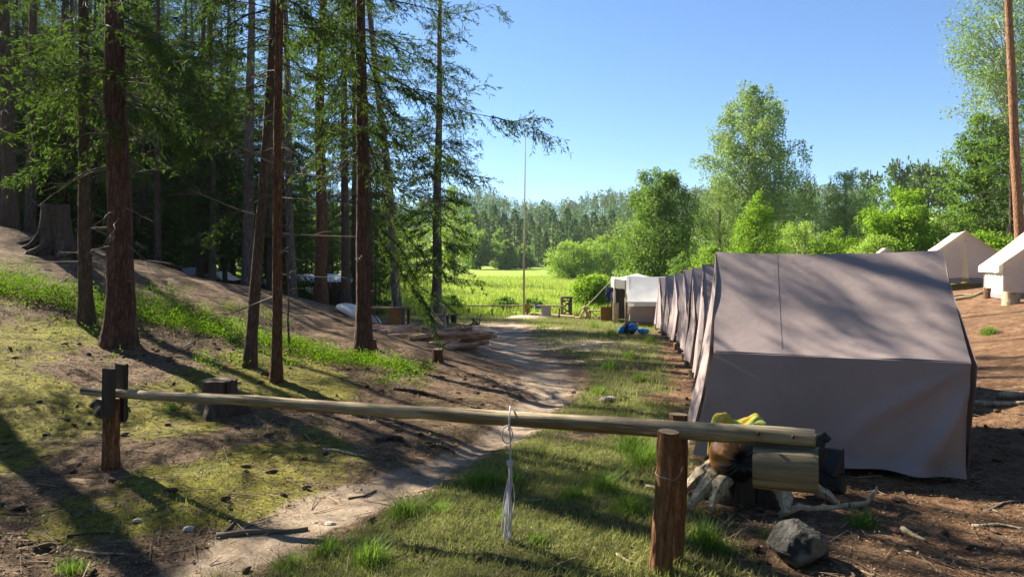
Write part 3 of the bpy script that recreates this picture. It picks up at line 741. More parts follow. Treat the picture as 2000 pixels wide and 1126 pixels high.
# trees further in the wood, and left of the picture where their shadows fall from
FT = [trunk_mesh('trunk', 14, .13, M['bark_spruce'], 71, 1.25, .15, 8, .12, 16, .8, 6, .9), trunk_mesh('trunk', 14, .17, M['bark_grey'], 72, 1.25, .15, 8, .12, 10, 1, 6, .8), trunk_mesh('trunk', 15, .15, M['bark_pine'], 73, 1.25, .15, 8, .12, 8, 1, 7, .8)]
rd = random.Random(4); spots = []
while len(spots) < 165:
    Y = rd.uniform(24, 66); px = rd.uniform(-250, 735 if Y < 40 else 800); x = (px - 1000) * Y / FPX
    if any((x - a) ** 2 + (Y - b) ** 2 < 2.1 ** 2 for a, b in spots): continue
    if px > 430 and Y < 25: continue
    if 560 < px < 705 and 24 < Y < 38: continue
    if 330 < px < 540 and 24 < Y < 36: continue
    spots.append((x, Y))
YS = [(-15.2, 19.6), (-16.5, 21.5), (-13.2, 21.6), (-12.2, 22.6), (-9.4, 21.4), (-14.8, 22.6), (-17.5, 23), (-8.2, 23.2)]
for i, (x, Y) in enumerate(YS):
    put_tree('spruce_tree', (x, Y, gz(x, Y)), FT[i % 3], CR[4 if i % 2 else 3], 'young bushy spruce just beyond the bank crest on the left', 'young spruces beyond the bank crest', (0, 0), i * 1.7, .68 if i % 2 == 0 else .95, 0)
for i, (x, Y) in enumerate(spots):
    put_tree('spruce_tree', (x, Y, gz(x, Y)), FT[i % 3], CR[(i * 7 + i // 3) % 5], 'spruce standing deep in the shaded wood on the left', 'spruces deep in the wood', (rd.uniform(-.03, .03), rd.uniform(-.02, .02)), rd.random() * 6.28, rd.uniform(.85, 1.15) * (.62 if Y > 34 and x > -.40 * Y else 1.38 if Y > 33 else 1.0), rd.uniform(-.8, .2))
OUT = [(-13.5, 8.5), (-24, 21), (-23, 18), (-22, 27), (-7.9, 8.9), (-11, 10.5), (-6.4, 4.6),
       (-8, -3), (-5, -6), (-2, -4.5), (1, -6), (3.5, -4), (6, -6), (8.5, -3), (7.5, .5), (10, 2.5), (-10, -7), (4.5, -9), (-1, -10), (-7, -10), (10, -8), (13, -1), (12.5, 5)]  # unseen trees behind and beside the camera, added to cut the sky fill
for i, (x, Y) in enumerate(OUT):
    put_tree('spruce_tree', (x, Y, gz(x, Y)), FT[i % 3], NC[i % 3] if 4 <= i <= 6 else CR[3 + i % 2] if i > 6 else CR[(i + 1) % 5], 'unseen spruce around the camera, outside the picture, placed for its shade', 'spruces outside the picture', (0, 0), i * 1.1, 1.35 if i > 6 else 1.0, .2)

# long boughs of the dark trunk that reach out over the sky, and low boughs by the log pile: parts of their trees
def bough_part(tree, pts_px, Y, seed, dens=1.25, hangs=.7, nm='bough', tw=.08, tww=.017, side=.55, spread=1.0):
    rg = np.random.default_rng(seed); P = np.array([list(at(a, b, Y + (c if len(q) > 2 else 0))) for q in pts_px for a, b, c in [(*q, 0)[:3]]])
    seg = np.linalg.norm(np.diff(P, axis=0), axis=1); cum = np.concatenate([[0], np.cumsum(seg)]); L = cum[-1]
    pos = lambda s: np.stack([np.interp(s * L, cum, P[:, k]) for k in range(3)], 1)
    parts = []
    ks = 18
    for k in range(ks):
        V, F = strips(pos(np.array([k / ks])), pos(np.array([(k + 1) / ks])), max(.004, .022 * (1 - k / ks)), rg); parts.append((V, F, np.full(len(V), .3), 1))
    m = int(L * 16 * dens); s = .14 + .86 * rg.random(m); A = pos(s); T = unit(pos(np.minimum(s + .02, 1)) - pos(np.minimum(s, .98)))
    D = unit(T * .55 + rg.normal(size=(m, 3)) * np.array([.3, .55 * spread, .2]) + np.array([0, 0, -1]) * (hangs * (.2 + 1.1 * rg.random((m, 1)))))
    L2 = (.14 + .55 * rg.random(m)) * np.clip(1.15 - s * .6, .3, 1) * (.6 + .4 * min(1, L / 2.5))
    V, F = strips(A, A + D * L2[:, None], .003, rg); parts.append((V, F, np.full(len(V), .3), 1))
    n3 = np.maximum(2, L2 / .028 * dens).astype(int); i3 = np.repeat(np.arange(m), n3); k3 = len(i3); s3 = rg.random(k3)
    Q = A[i3] + D[i3] * (L2[i3] * s3)[:, None]
    D3 = unit(D[i3] * .8 + rg.normal(size=(k3, 3)) * .5)
    V, F = diamonds(Q, D3, tw * (.6 + .8 * rg.random(k3)), tww * (.7 + .6 * rg.random(k3)), rg)
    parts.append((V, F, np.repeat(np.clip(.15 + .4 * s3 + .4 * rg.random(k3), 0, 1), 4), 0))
    V, F, T, Mi = join(parts)
    o = bpy.data.objects.new(nm, npmesh(nm, V, F, [M['needle'], M['twig']], T, midx=Mi))
    C.objects.link(o); bpy.context.view_layer.update(); o.parent = tree; o.matrix_parent_inverse = tree.matrix_world.inverted()
    return o
def tree_by(lab): return next(o for o in C.objects if o.get('label') == lab)
bpy.context.view_layer.update()
TD = tree_by(TREES[4][8]); Yd = TD.location.y
bough_part(TD, [(707, 118), (745, 140), (790, 165), (850, 203), (905, 218), (960, 228), (1010, 240), (1050, 252), (1085, 270), (1104, 272)], Yd, 1, 1.5, .95)
bough_part(TD, [(960, 228), (1000, 238), (1030, 232), (1066, 230)], Yd, 2, 1.5, .35)
bough_part(TD, [(709, 55), (770, 90), (840, 120), (880, 150), (905, 160)], Yd, 3, 1.4, .7)
bough_part(TD, [(707, -30), (760, 0), (830, 15), (880, 28), (930, 20), (965, 8), (992, 30)], Yd, 4, 1.1, .6)
bough_part(TD, [(708, 90), (735, 160), (780, 230), (835, 280), (880, 300), (915, 345)], Yd, 5, 1.4, .8)
bough_part(TD, [(712, 190), (750, 250), (800, 300), (850, 330), (900, 342), (945, 345)], Yd, 6, 1.4, .7)
bough_part(TD, [(712, 260), (740, 330), (790, 380), (840, 400), (885, 440), (915, 470)], Yd, 7, 1.1, .6)
bough_part(TD, [(716, 330), (755, 400), (800, 470), (850, 520), (890, 545), (940, 548)], Yd, 8, 1.25, .4)
bough_part(TD, [(716, 420), (750, 480), (790, 540), (830, 590), (850, 640), (858, 668)], Yd, 9, 1.6, .45)
bough_part(TD, [(714, 400), (745, 450), (780, 480), (820, 560), (880, 600), (905, 598)], Yd, 10, 1.3, .4)
bough_part(TD, [(708, 150), (760, 170), (820, 175), (880, 190), (945, 165)], Yd, 15, 1.2, .6)
T7 = tree_by(TREES[6][8]); Y7 = T7.location.y
for k, (a, b, c, d) in enumerate([(862, 60, 925, 90), (860, 120, 930, 150), (858, 180, 935, 215), (856, 280, 925, 320), (855, 330, 940, 350), (853, 400, 915, 430), (853, 470, 925, 500), (852, 500, 930, 540), (862, 20, 920, 10), (858, 230, 800, 260), (856, 300, 790, 330), (855, 390, 800, 430)]):
    bough_part(T7, [(a, b, 0), ((a + c) / 2, (b + d) / 2 - 6, -.3), (c, d, -.5)], Y7, 30 + k, .9, .5, tw=.12, tww=.026)
# near left boughs hanging into the top left of the picture
TB = tree_by(TREES[0][8]); TT = tree_by(TREES[1][8]); TE = tree_by(TREES[2][8])
for k, (tr, Yb, pts) in enumerate([(TE, 8.2, [(520, 20), (480, 30), (430, 60), (400, 100), (370, 150)]), (TE, 8.6, [(520, 60), (470, 50), (420, 20), (380, 30)]), (TB, 8.6, [(240, 180), (290, 210), (330, 260), (370, 310)]), (TT, 9.6, [(166, 120), (120, 130), (70, 170), (20, 190)]),
        (TT, 9.4, [(165, 180), (190, 210), (215, 240), (230, 270)]), (TE, 8.4, [(505, 380), (470, 410), (430, 430), (400, 470)]), (TT, 10, [(166, 260), (110, 290), (60, 330), (10, 350)]), (TB, 9.2, [(245, 60), (300, 80), (350, 120), (390, 190)]), (TD, Yd - 1, [(708, 200), (660, 220), (620, 250), (585, 250)]), (TD, Yd - .6, [(708, 60), (680, 120), (650, 180), (640, 230)])]):
    bough_part(tr, pts, Yb, 60 + k, 1.3, .6)

rdb = random.Random(17)
for k in range(30):
    tr = (TT, TB, TE, TD, TT, TB)[k % 6]; tl = tr.location
    px0 = 1000 + FPX * tl.x / tl.y; sgn = rdb.choice((-1, 1)); py0 = rdb.uniform(-40, 330); ln = rdb.uniform(70, 190) * 9.5 / tl.y; dr = rdb.uniform(.2, .9)
    if tr is TD: sgn = -1
    if tr is TE: py0 = rdb.uniform(-60, 230); px0 += 25 * (1 - py0 / 700)
    dy = rdb.uniform(-1.3, .8)
    bough_part(tr, [(px0, py0, 0), (px0 + sgn * ln * .4, py0 + ln * .4 * dr * .6, dy * .4), (px0 + sgn * ln * .75, py0 + ln * .75 * dr * .9, dy * .75), (px0 + sgn * ln, py0 + ln * dr, dy)], tl.y, 200 + k, 1.2, rdb.uniform(.5, .9), tw=.09, tww=.018)

# bare leaning trunk at the right
M['bark_orange'] = bark('bark_orange', (.13, .06, .03), (.33, .17, .085), (.46, .27, .15), 1.2)
b = Vector(((1994 - 1000) * 24 / FPX, 24, 0)); b.z = gz(b.x, 24); tp = at(1970, 0, 24); d = tp - b
tm = trunk_mesh('trunk', 16, .165, M['bark_orange'], 55, 1.15, .5, 12, .05)
put_tree('pine_tree', b, tm, PC[0], 'tall bare orange-brown pine stem behind the cream tent at the right edge', None, (math.atan2(d.x, d.z), 0), 0, 1.0, 3.0)
tm = trunk_mesh('trunk', 9, .1, M['bark_spruce'], 56, 1.2, .1, 8, .05)
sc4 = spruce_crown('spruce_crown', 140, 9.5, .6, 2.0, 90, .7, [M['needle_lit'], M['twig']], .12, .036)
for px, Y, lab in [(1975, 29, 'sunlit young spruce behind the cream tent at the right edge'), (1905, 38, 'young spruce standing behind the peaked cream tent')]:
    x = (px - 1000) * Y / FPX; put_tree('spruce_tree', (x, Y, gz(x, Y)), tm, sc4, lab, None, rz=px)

# the old stump with buttress roots on the bank crest
def stump(name, loc, r, h, roots, mats, label, seed, cat='stump', rootlen=2.0, group=None, cut=True):
    e = empty(name, loc, 0, label, cat, group)
    mb = MB(); n = 28; k = 9
    ang = [2 * math.pi * (i + .3 * mn.noise(Vector((i, seed, 0)))) / roots for i in range(roots)]
    def rad(t, z):
        but = max(math.exp(-((((t - a + math.pi) % (2 * math.pi)) - math.pi) / .28) ** 2) for a in ang) if roots else 0
        f = max(0, 1 - z / (h * .85))
        return r * (1 + .07 * mn.noise(Vector((math.cos(t) * 2 + seed, math.sin(t) * 2, z * 3))) + f * f * (.2 + .75 * but))
    V = []
    for j in range(k + 1):
        z = -.1 + (h + .1) * j / k
        for i in range(n):
            t = 2 * math.pi * i / n; q = rad(t, max(z, 0)); V.append((q * math.cos(t), q * math.sin(t), z + (.02 * mn.noise(Vector((i * .6, seed, 3))) if j == k else 0)))
    F = [(j * n + i, j * n + (i + 1) % n, (j + 1) * n + (i + 1) % n, (j + 1) * n + i) for j in range(k) for i in range(n)] + [tuple(k * n + i for i in range(n))]
    mb.add(V, F); mb.m[-1] = 1
    mb.build('body', mats, e, True, autos=50)
    for a in ang:
        rb = MB(); L = r * rootlen * random.uniform(.7, 1.2); P = []; Q = []
        for q in range(7):
            s = q / 6; aa = a + .35 * mn.noise(Vector((s * 2, seed, a)))
            x, y = (r * .75 + L * s) * math.cos(aa), (r * .75 + L * s) * math.sin(aa)
            g = gz(loc[0] + x, loc[1] + y) - loc[2]
            P.append((x, y, max(g - .03, g + h * .42 * (1 - s) ** 2.2 - .04 * s))); Q.append(r * .34 * (1 - s) ** .8 + .012)
        rb.tube(P, Q, 8, True, 0, .3, seed + a); rb.build('root', mats, e)
    return e
M['stump_dark'] = wood('stump_dark', (.03, .022, .018), (.11, .085, .065), .5, 2)
M['stump_top'] = wood('stump_top', (.10, .075, .05), (.26, .2, .14), 1, 0)
M['stump_grey'] = wood('stump_grey', (.15, .11, .065), (.60, .49, .33), .9, 2, .35)
stump('root_stump', gpt(108, 492), .25, .95, 8, [M['stump_dark'], M['stump_dark']], 'huge dark decaying stump with buttress roots on the bank crest', 3, rootlen=2.6)
stump('cut_stump', gpt(430, 800), .165, .30, 4, [M['stump_dark'], M['stump_top']], 'low cut tree stump on the slope behind the barrier pole', 5, rootlen=.7)
stump('cut_stump', gpt(212, 796), .11, .10, 4, [M['stump_dark'], M['stump_top']], 'small rotten stump right behind the left barrier post', 8, rootlen=1.5)
stump('cut_stump', gpt(855, 706), .085, .21, 0, [M['bark_red'], M['stump_top']], 'small freshly cut stump below the drooping bough at the log pile', 9)
stump('cut_stump', gpt(731, 678), .04, .14, 0, [M['bark_red'], M['stump_top']], 'tiny cut stump just right of the dark boughed trunk', 10)
# thin sapling
p = gpt(566, 690); mb = MB(); mb.tube([p, p + Vector((-.03, 0, .5)), p + Vector((-.02, .02, 1.0)), p + Vector((-.07, .05, 1.5))], [.017, .015, .012, .006], 6, False)
for i in range(14):
    q = p + Vector((-.03, .02, .25 + i * .09)); a = i * 2.4; mb.tube([q, q + Vector((math.cos(a) * .12, math.sin(a) * .12, .04)), q + Vector((math.cos(a) * .25, math.sin(a) * .25, .02))], [.005, .004, .002], 3, False)
tag(mb.build('dead_sapling', M['twig']), 'thin bare dead sapling right of the straight reddish trunk', 'sapling')

# ---------------------------------------------------------------- tents
M['canvas_mauve'] = canvas('canvas_mauve', (.325, .262, .252), .06)
M['canvas_brown'] = canvas('canvas_brown', (.27, .215, .18), .08)
M['canvas_cream'] = canvas('canvas_cream', (.70, .66, .57), .16)
M['canvas_white'] = canvas('canvas_white', (.68, .67, .62), .14)
M['canvas_shaded'] = canvas('canvas_shaded', (.64, .55, .46), .14)  # cream canvas with the pinkish shade of the gables in its colour
M['canvas_grey'] = canvas('canvas_grey', (.22, .22, .23), .05)
M['canvas_dark'] = canvas('canvas_dark', (.09, .085, .075), .03)
M['plank'] = wood('plank', (.12, .075, .045), (.30, .20, .12), 1, 0)
M['log'] = wood('log', (.09, .055, .035), (.26, .165, .10), .8, 2)
M['log_end'] = wood('log_end', (.22, .15, .09), (.45, .33, .2), 1, 0)
M['black'] = simple('black', (.012, .012, .013), .6, .3, 8)
def tent(loc, rz, L, hw, eave, ridge, zb, label, seed, style='long', fly='canvas_mauve', wall='canvas_mauve', end=None, group=None, posts=True, res=1.0, flare=.2, pz=.24, fold=1.0, name='tent', deck=True):
    end = end or wall
    e = empty(name, loc, rz, label, 'tent', group)
    nz = lambda x, y, s=1.0: mn.noise(Vector((x * s + seed * 5.1, y * s, seed)))
    hl = L / 2
    # ---- fly: roof, and for the long style the side walls in one sheet
    def roofpt(u, q):            # q -1 eave (camera side) .. 0 ridge .. 1 eave
        a = abs(q); y = q * hw; x = (-hl + L * u) * (1 - (.045 * a if style == 'long' else 0))
        sag = .045 * math.sin(math.pi * a) * (1 - .4 * math.cos(2 * math.pi * u))
        z = ridge + (eave - ridge) * a - sag - .03 * math.sin(math.pi * u) * (1 - a)
        w = .010 * nz(x * 1.3 + y, y * 2.2 + x * .8, 1.6) + .006 * math.sin((x * 1.4 - y * 2.3) * 5 + seed) * (.3 + a) * nz(x, y, .9)
        return Vector((x, y, z + w))
    def wallpt(u, h, sgn):       # h 1 at the eave .. 0 at the hem
        d = 1 - h; x = (-hl + L * u) * (1 - .045 - .05 * d * u)
        z = zb + (eave - zb) * h
        x -= flare * d * (1 - u) ** 2
        cx, cz = hl + .02, eave + .1      # folds hang from the far eave corner
        ang = math.atan2(cz - z, cx - x + .05)
        f = math.sin(ang * 12 + 2.0 * nz(x, z, .8)) * .5 + .5
        f = f ** 3
        amp = .10 * fold * sst(.35, 1.0, u).item() * d ** .8
        out = amp * f + .02 * nz(x * 1.5, z * 2.1, 1.3) * d + .012 * math.sin(x * 9 + 3 * nz(x, z)) * d * d
        out += .05 * d
        if d > .93: out += .05 * (d - .93) / .07 * (.5 + nz(x, 3, 3))
        z += .03 * nz(x, 7.7, 1.7) * d * d
        if u > .97 and sgn < 0: out += -.10 * (u - .97) / .03 * d * (1 - d) * 2
        return Vector((x, sgn * (hw + out), z))
    nu = int(46 * res) + 4; nr = int(14 * res) + 3
    mb = MB()
    if style == 'long':
        prof = [('w', -1, i / nr) for i in range(nr + 1)] + [('r', -1 + i / nr, 0) for i in range(1, nr)] + [('r', 0, 0)] + [('r', i / nr, 0) for i in range(1, nr)] + [('w', 1, 1 - i / nr) for i in range(nr + 1)]
    else:
        prof = [('v', -1, i / 3) for i in range(3)] + [('r', -1 + i / nr, 0) for i in range(nr)] + [('r', i / nr, 0) for i in range(nr + 1)] + [('v', 1, 1 - (i + 1) / 3) for i in range(3)]
    ov = .0 if style == 'long' else .1
    def P(u, v):
        k, a, b = prof[min(len(prof) - 1, int(round(v * (len(prof) - 1))))]
        if k == 'r':
            p = roofpt(u, a)
            if ov: p.x *= 1 + ov / hl * .8; p.y *= 1 + .10 / hw; p.z -= .05 * abs(a)
            return p
        if k == 'v':
            p = roofpt(u, a); p.x *= 1 + ov / hl * .8
            return Vector((p.x, a * (hw + .10 + .012 * math.sin(u * 40)), p.z - .05 - .15 * (1 - b) - .012 * abs(math.sin(u * 30))))
        return wallpt(u, b, a)
    mb.grid(P, nu, len(prof) - 1)
    f = mb.build('fly', M[fly], e, True, autos=38)
    if style == 'long':
        for us in (.287,):
            sm = MB(); sm.grid(lambda u, v: roofpt(us - .005 + .010 * u, -.985 + .97 * v) + Vector((0, -.0005, .0022)), 2, 24); sm.build('seam', M[fly], f)
            sm = MB(); sm.grid(lambda u, v: wallpt(us - .005 + .010 * u, .03 + .94 * v, -1) + Vector((0, -.0025, 0)), 2, 24); sm.build('seam', M[fly], f)
        sm = MB(); sm.grid(lambda u, v: wallpt(u, .002 + .05 * v, -1) + Vector((0, -.005, 0)), nu, 2); sm.build('hem', M[fly], f)
        sm = MB(); sm.grid(lambda u, v: roofpt(u, -.99 + .045 * v) + Vector((0, -.002, .004)), nu, 2); sm.build('seam', M[fly], f)
    # ---- end curtains: two flaps at each gable
    for sx in (-1, 1):
        for half in (-1, 1):
            cb = MB()
            def E(u, v, sx=sx, half=half):
                s = half * u; top = ridge + (eave - ridge) * abs(s) - .015; lo = zb + (.06 if style == 'long' else 0) + .03 * nz(s * 3, sx, 2)
                z = lo + (top - lo) * v; d = 1 - v
                y = s * (hw + .02 * d)
                if style == 'long':
                    out = (flare * 1.1 if sx < 0 else -.06) * d ** 1.2 + (fold if sx < 0 else .3) * (.055 * math.sin(s * 8 + seed * 2 + half) + .03 * math.sin(s * 19 + seed)) * d ** .8 + .02 * nz(s * 2, z * 2)
                    y += half * (.02 + .10 * d * (1 - u) ** 2 * (1 if sx < 0 else .2)) * (1 - u)
                else:
                    out = .015 * nz(s * 3, z * 2.5) + .012 * math.sin(s * 14 + seed) * d + (.05 * (1 - u) ** 3 * d * half)
                    y += half * (1 - u) * ((.02 + .10 * d * d) if sx < 0 else -.005)
                return Vector((sx * (hl - .012 + out), y, z))
            cb.grid(E, int(16 * res) + 6, int(18 * res) + 6)
            cp = cb.build('end_curtain', M[end], e, True)
            if style == 'short' :
                hb = MB()
                hb.grid(lambda u, v, E=E: (lambda p: p + Vector((sx * .012, 0, -.0)))(E(u, v * .12)), int(16 * res) + 6, 2)
                hb.build('hem', M['canvas_grey'], cp)
    if style == 'short':
        for sg in (-1, 1):
            wb = MB()
            wb.grid(lambda u, v, sg=sg: Vector((-hl + L * u, sg * (hw - .01 + .012 * math.sin(u * 38 + seed) * (1 - v * .5) + .012 * nz(u * 6, v * 3)), zb + (eave - zb) * v)), 40, 8)
            wp = wb.build('side_wall', M[wall], e)
            hb = MB(); hb.grid(lambda u, v, sg=sg: Vector((-hl + L * u, sg * (hw + .012 + .012 * math.sin(u * 38 + seed)), zb - .01 + .12 * v)), 40, 2)
            hb.build('hem', M['canvas_grey'], wp)
    # ---- platform of planks on log posts
    if deck:
        for i in range(6):
            y0 = -hw + .05 + i * (2 * hw - .1) / 6
            MB().box((-hl + .04, y0 + .006, pz - .04), (hl - .04, y0 + (2 * hw - .1) / 6 - .006, pz)).build('floor_plank', M['plank'], e, False)
        for sg in (-1, 1):
            MB().box((-hl + .03, sg * (hw - .12) - .05, pz - .13), (hl - .03, sg * (hw - .12) + .05, pz - .042)).build('bearer', M['plank'], e, False)
    if posts:
        ca, sa = math.cos(rz), math.sin(rz)
        for sx in (-1, 0, 1):
            for sg in (-1, 1):
                x, y = sx * (hl - .0), sg * (hw - .12)
                wx, wy = loc[0] + ca * x - sa * y, loc[1] + sa * x + ca * y
                g = gz(wx, wy) - loc[2] - .1
                if g > pz - .15: continue
                r = random.uniform(.075, .105); lb = MB()
                lumpy_log(lb, (x, y, g), (x, y, pz - .132), r, r * .95, 10, 4, .12, .02, 0, 1, x + seed)
                lb.build('log_post', [M['log'], M['log_end']], e, True, autos=50)
    return e
# the row of mauve tents; the first stands nearest
ROW = [(2.0, 6.7, -20), (2.56, 9.2, -15), (3.08, 11.7, -12), (3.56, 14.2, -11), (3.97, 16.7, -10), (4.32, 19.2, -9), (4.66, 21.7, -9)]
NTH = ['large mauve-grey canvas tent nearest the camera, its roof dappled with shade', 'mauve tent second in the row, directly behind the nearest tent', 'third mauve tent counting back from the nearest tent',
       'fourth mauve tent counting back, middle of the row', 'fifth mauve tent counting back from the nearest tent', 'sixth mauve tent counting back, second last of the row', 'last and farthest mauve tent of the row, beside the white tent']
for i, (x, y, a) in enumerate(ROW):
    L, hw = 1.93, 1.04
    d = Vector((math.cos(R(a)), math.sin(R(a)), 0))
    c = Vector((x, y, 0)) + d * L / 2
    zr = [1.72, 1.6, 1.543, 1.483, 1.374, 1.276, 1.177][i]
    tent((c.x, c.y, zr - 1.72), R(a), L, hw, .86, 1.72, [.02, .14, .13, .12, .13, .12, .12][i], NTH[i], i + 1, 'long', group='row of mauve tents', res=1.5 if i == 0 else .8, posts=i > 0, flare=[.16, .07, .09, .06, .08, .06, .05][i], fold=1.0 if i == 0 else .8)
# white tent with brown walls at the end of the row
c = Vector((5.35, 25.2, 0)); c.z = gz(c.x, c.y)
tent(c, R(-8), 2.05, 1.05, .98, 1.82, .22, 'white roofed tent with brown canvas wall at the end of the mauve row', 9, 'short', 'canvas_white', 'canvas_brown', 'canvas_white', res=.7)
# cream tents on the higher ground at the right
c = at(1884, 556, 20.5); c.z = gz(c.x + .4, c.y + 1) 
tent((c.x + .42, c.y + .9, c.z), R(66), 2.0, 1.0, .92, 1.72, .12, 'peaked cream tent with a dark door slit behind the near tent', 10, 'short', 'canvas_cream', 'canvas_shaded', 'canvas_shaded', group='cream tents on the higher ground', res=.8, posts=False, deck=False)
c = at(2062, 575, 15.6); c.z = gz(c.x, c.y) - .42 
tent((c.x + .4, c.y + .9, c.z + .1), R(66), 2.0, 1.0, 1.02, 1.95, .20, 'cream tent raised on log blocks at the right edge of the picture', 11, 'short', 'canvas_cream', 'canvas_white', 'canvas_shaded', group='cream tents on the higher ground', res=.8, pz=.30)  # sun on the side wall and gable shade put into the canvas colours
c = at(1728, 560, 27.5); c.z = gz(c.x, c.y)
tent((c.x, c.y, c.z - .12), R(66), 2.0, 1.0, .8, 1.6, .1, 'pale tent of which only the roof peak shows over the near tent', 12, 'short', 'canvas_white', 'canvas_shaded', 'canvas_shaded', group='cream tents on the higher ground', res=.5, posts=False, deck=False)
# upright log blocks in front of the raised tent
for k, (px, py, h, r, lab) in enumerate([(1974, 594, .28, .17, 'pale thick log block under the raised cream tent'), (1930, 582, .26, .1, 'thin orange log block under the far corner of the raised cream tent')]):
    p = gpt(px, py); mb = MB(); lumpy_log(mb, (0, 0, -.05), (.01, 0, h), r, r * .93, 14, 5, .1, .01, 0, 1, k)
    o = mb.build('log_block', [M['stump_grey'] if k == 0 else M['bark_red'], M['log_end']], None, True, autos=50); o.location = p; tag(o, lab, 'log')

# kitchen tent: cream awning on poles, walls coloured dark for the shade inside
kc = Vector((5.15, 28.0, 0)); kc.z = gz(kc.x, kc.y)
e = empty('kitchen_tent', kc, R(-6), 'open fronted cream kitchen tent with dark inside and wooden pole', 'tent')
hw, hd = 1.0, 1.5
mb = MB()
def kroof(u, v):
    x, y = -hw + 2 * hw * u, -hd + 2 * hd * v
    a = max(abs(x) / hw, abs(y) / hd)
    return Vector((x, y, 1.72 + .26 * (1 - a) ** 1.2 + .10 * (abs(2 * u - 1) * abs(2 * v - 1)) ** 3 + .02 * mn.noise(Vector((x * 2, y * 2, 1)))))
mb.grid(kroof, 24, 24); mb.build('roof', M['canvas_cream'], e, True)
for nm, f in (('valance', lambda u, v: Vector((-hw + 2 * hw * u, -hd - .01, kroof(u, 0).z - .36 * v - .02 * math.sin(u * 30) * v))), ('valance', lambda u, v: Vector((-hw - .01, -hd + 2 * hd * u, kroof(0, u).z - .36 * v)))):
    mb = MB(); mb.grid(f, 24, 4); mb.build(nm, M['canvas_cream'], e)
for f in (lambda u, v: Vector((-hw + .06 + .03 * math.sin(u * 20), -hd + .5 + (2 * hd - .5) * u, 1.7 * v)), lambda u, v: Vector((-hw + 2 * hw * u, hd - .05 + .03 * math.sin(u * 30), 1.7 * v)), lambda u, v: Vector((hw - .05, -hd + 2 * hd * u, 1.7 * v)), lambda u, v: Vector((-hw + .75 + 1.9 * u, -hd + .15 + .05 * math.sin(u * 16), 1.7 * v))):
    mb = MB(); mb.grid(f, 20, 6); mb.build('wall', M['canvas_dark'], e)
M['pole'] = wood('pole', (.25, .19, .12), (.50, .40, .27), 1, 2)
for x, y in ((-hw, -hd), (hw, -hd), (-hw, hd), (hw, hd), (-hw + .42, -hd)):
    mb = MB(); mb.tube([(x, y, -.1), (x, y, .9), (x, y, 1.75)], [.03, .03, .027], 8); mb.build('pole', M['pole'], e)
for i in range(3):
    MB().box((-hw - .05 + i * .075, -hd - .05, -.02), (-hw + i * .075, -hd - .03, random.uniform(.72, .95))).build('slat', M['stump_grey'], e, False)
MB().box((-hw + .5, -hd + .2, .0), (-hw + .78, -hd + .45, .45)).build('shelf', M['plank'], e, False)
# guy rope
mb = MB(); a, b = at(1200, 540, 26.4), gpt(1138, 604); mb.tube([a, a.lerp(b, .5) + Vector((0, 0, -.05)), b], .009, 5, False)
M['rope'] = simple('rope', (.52, .50, .56), .8, .12, 60)
M['guy'] = simple('guy', (.6, .56, .42), .8, .12, 60)
tag(mb.build('guy_rope', M['guy']), 'pale guy rope slanting down from the kitchen tent to the grass', 'rope')
# clothes on the tent corner
mb = MB(); p = at(1190, 583, 26.2)
mb.grid(lambda u, v: p + Vector((-.13 + .26 * u + .03 * math.sin(v * 9), -.06 * math.sin(u * 8 + v * 4), .45 - .55 * v)), 14, 12)
M['navy'] = simple('navy', (.05, .055, .11), .9, .8, 18)
tag(mb.build('hanging_clothes', M['navy'], None, solid=.02), 'dark blue clothes hanging at the corner of the kitchen tent', 'clothes')

# ---------------------------------------------------------------- barrier
M['pole_grey'] = wood('pole_grey', (.11, .08, .048), (.47, .385, .25), .8, 0, .35, (.15, .095, .05))
M['post_brown'] = bark('post_brown', (.07, .032, .016), (.24, .115, .052), (.44, .27, .15), 1.1)
M['post_dark'] = wood('post_dark', (.03, .023, .018), (.09, .07, .055), .8, 2)
pl = Vector(gpt(217, 912)); pr = Vector(gpt(1305, 1108))
ax = (pr - pl); ax.z = 0; ax.normalize(); nr_ = Vector((ax.y, -ax.x, 0))          # towards the camera
if nr_.y > 0: nr_ = -nr_
zl = at(217, 768, pl.y).z; zr_ = at(1310, 834, pr.y).z
A = pl - ax * .30; A.z = zl - .0; B = at(1592, 855, pr.y - .22)
org = Vector((pr.x, pr.y, zr_))
e = empty('barrier_pole', org, math.atan2(ax.y, ax.x), 'long weathered barrier pole lying across the path with a log counterweight', 'barrier')
Mi = Matrix.Rotation(-math.atan2(ax.y, ax.x), 4, 'Z') @ Matrix.Translation(-org)
la, lb = Mi @ A, Mi @ B
mb = MB(); pts = []; rad = []
for i in range(41):
    t = i / 40; p = la.lerp(lb, t) + Vector((0, .02 * mn.noise(Vector((t * 6, 1, 0))), .018 * mn.noise(Vector((t * 5, 9, 4))) - .03 * math.sin(math.pi * t) * 0))
    pts.append(p); rad.append((.030 + .017 * min(1, t * 1.15)) * (1 + .06 * mn.noise(Vector((t * 22, 3, 3)))))
mb.tube(pts, rad, 14, True, 0, .12, 3)
pp_ = mb.build('pole', M['pole_grey'], e, True, autos=60)
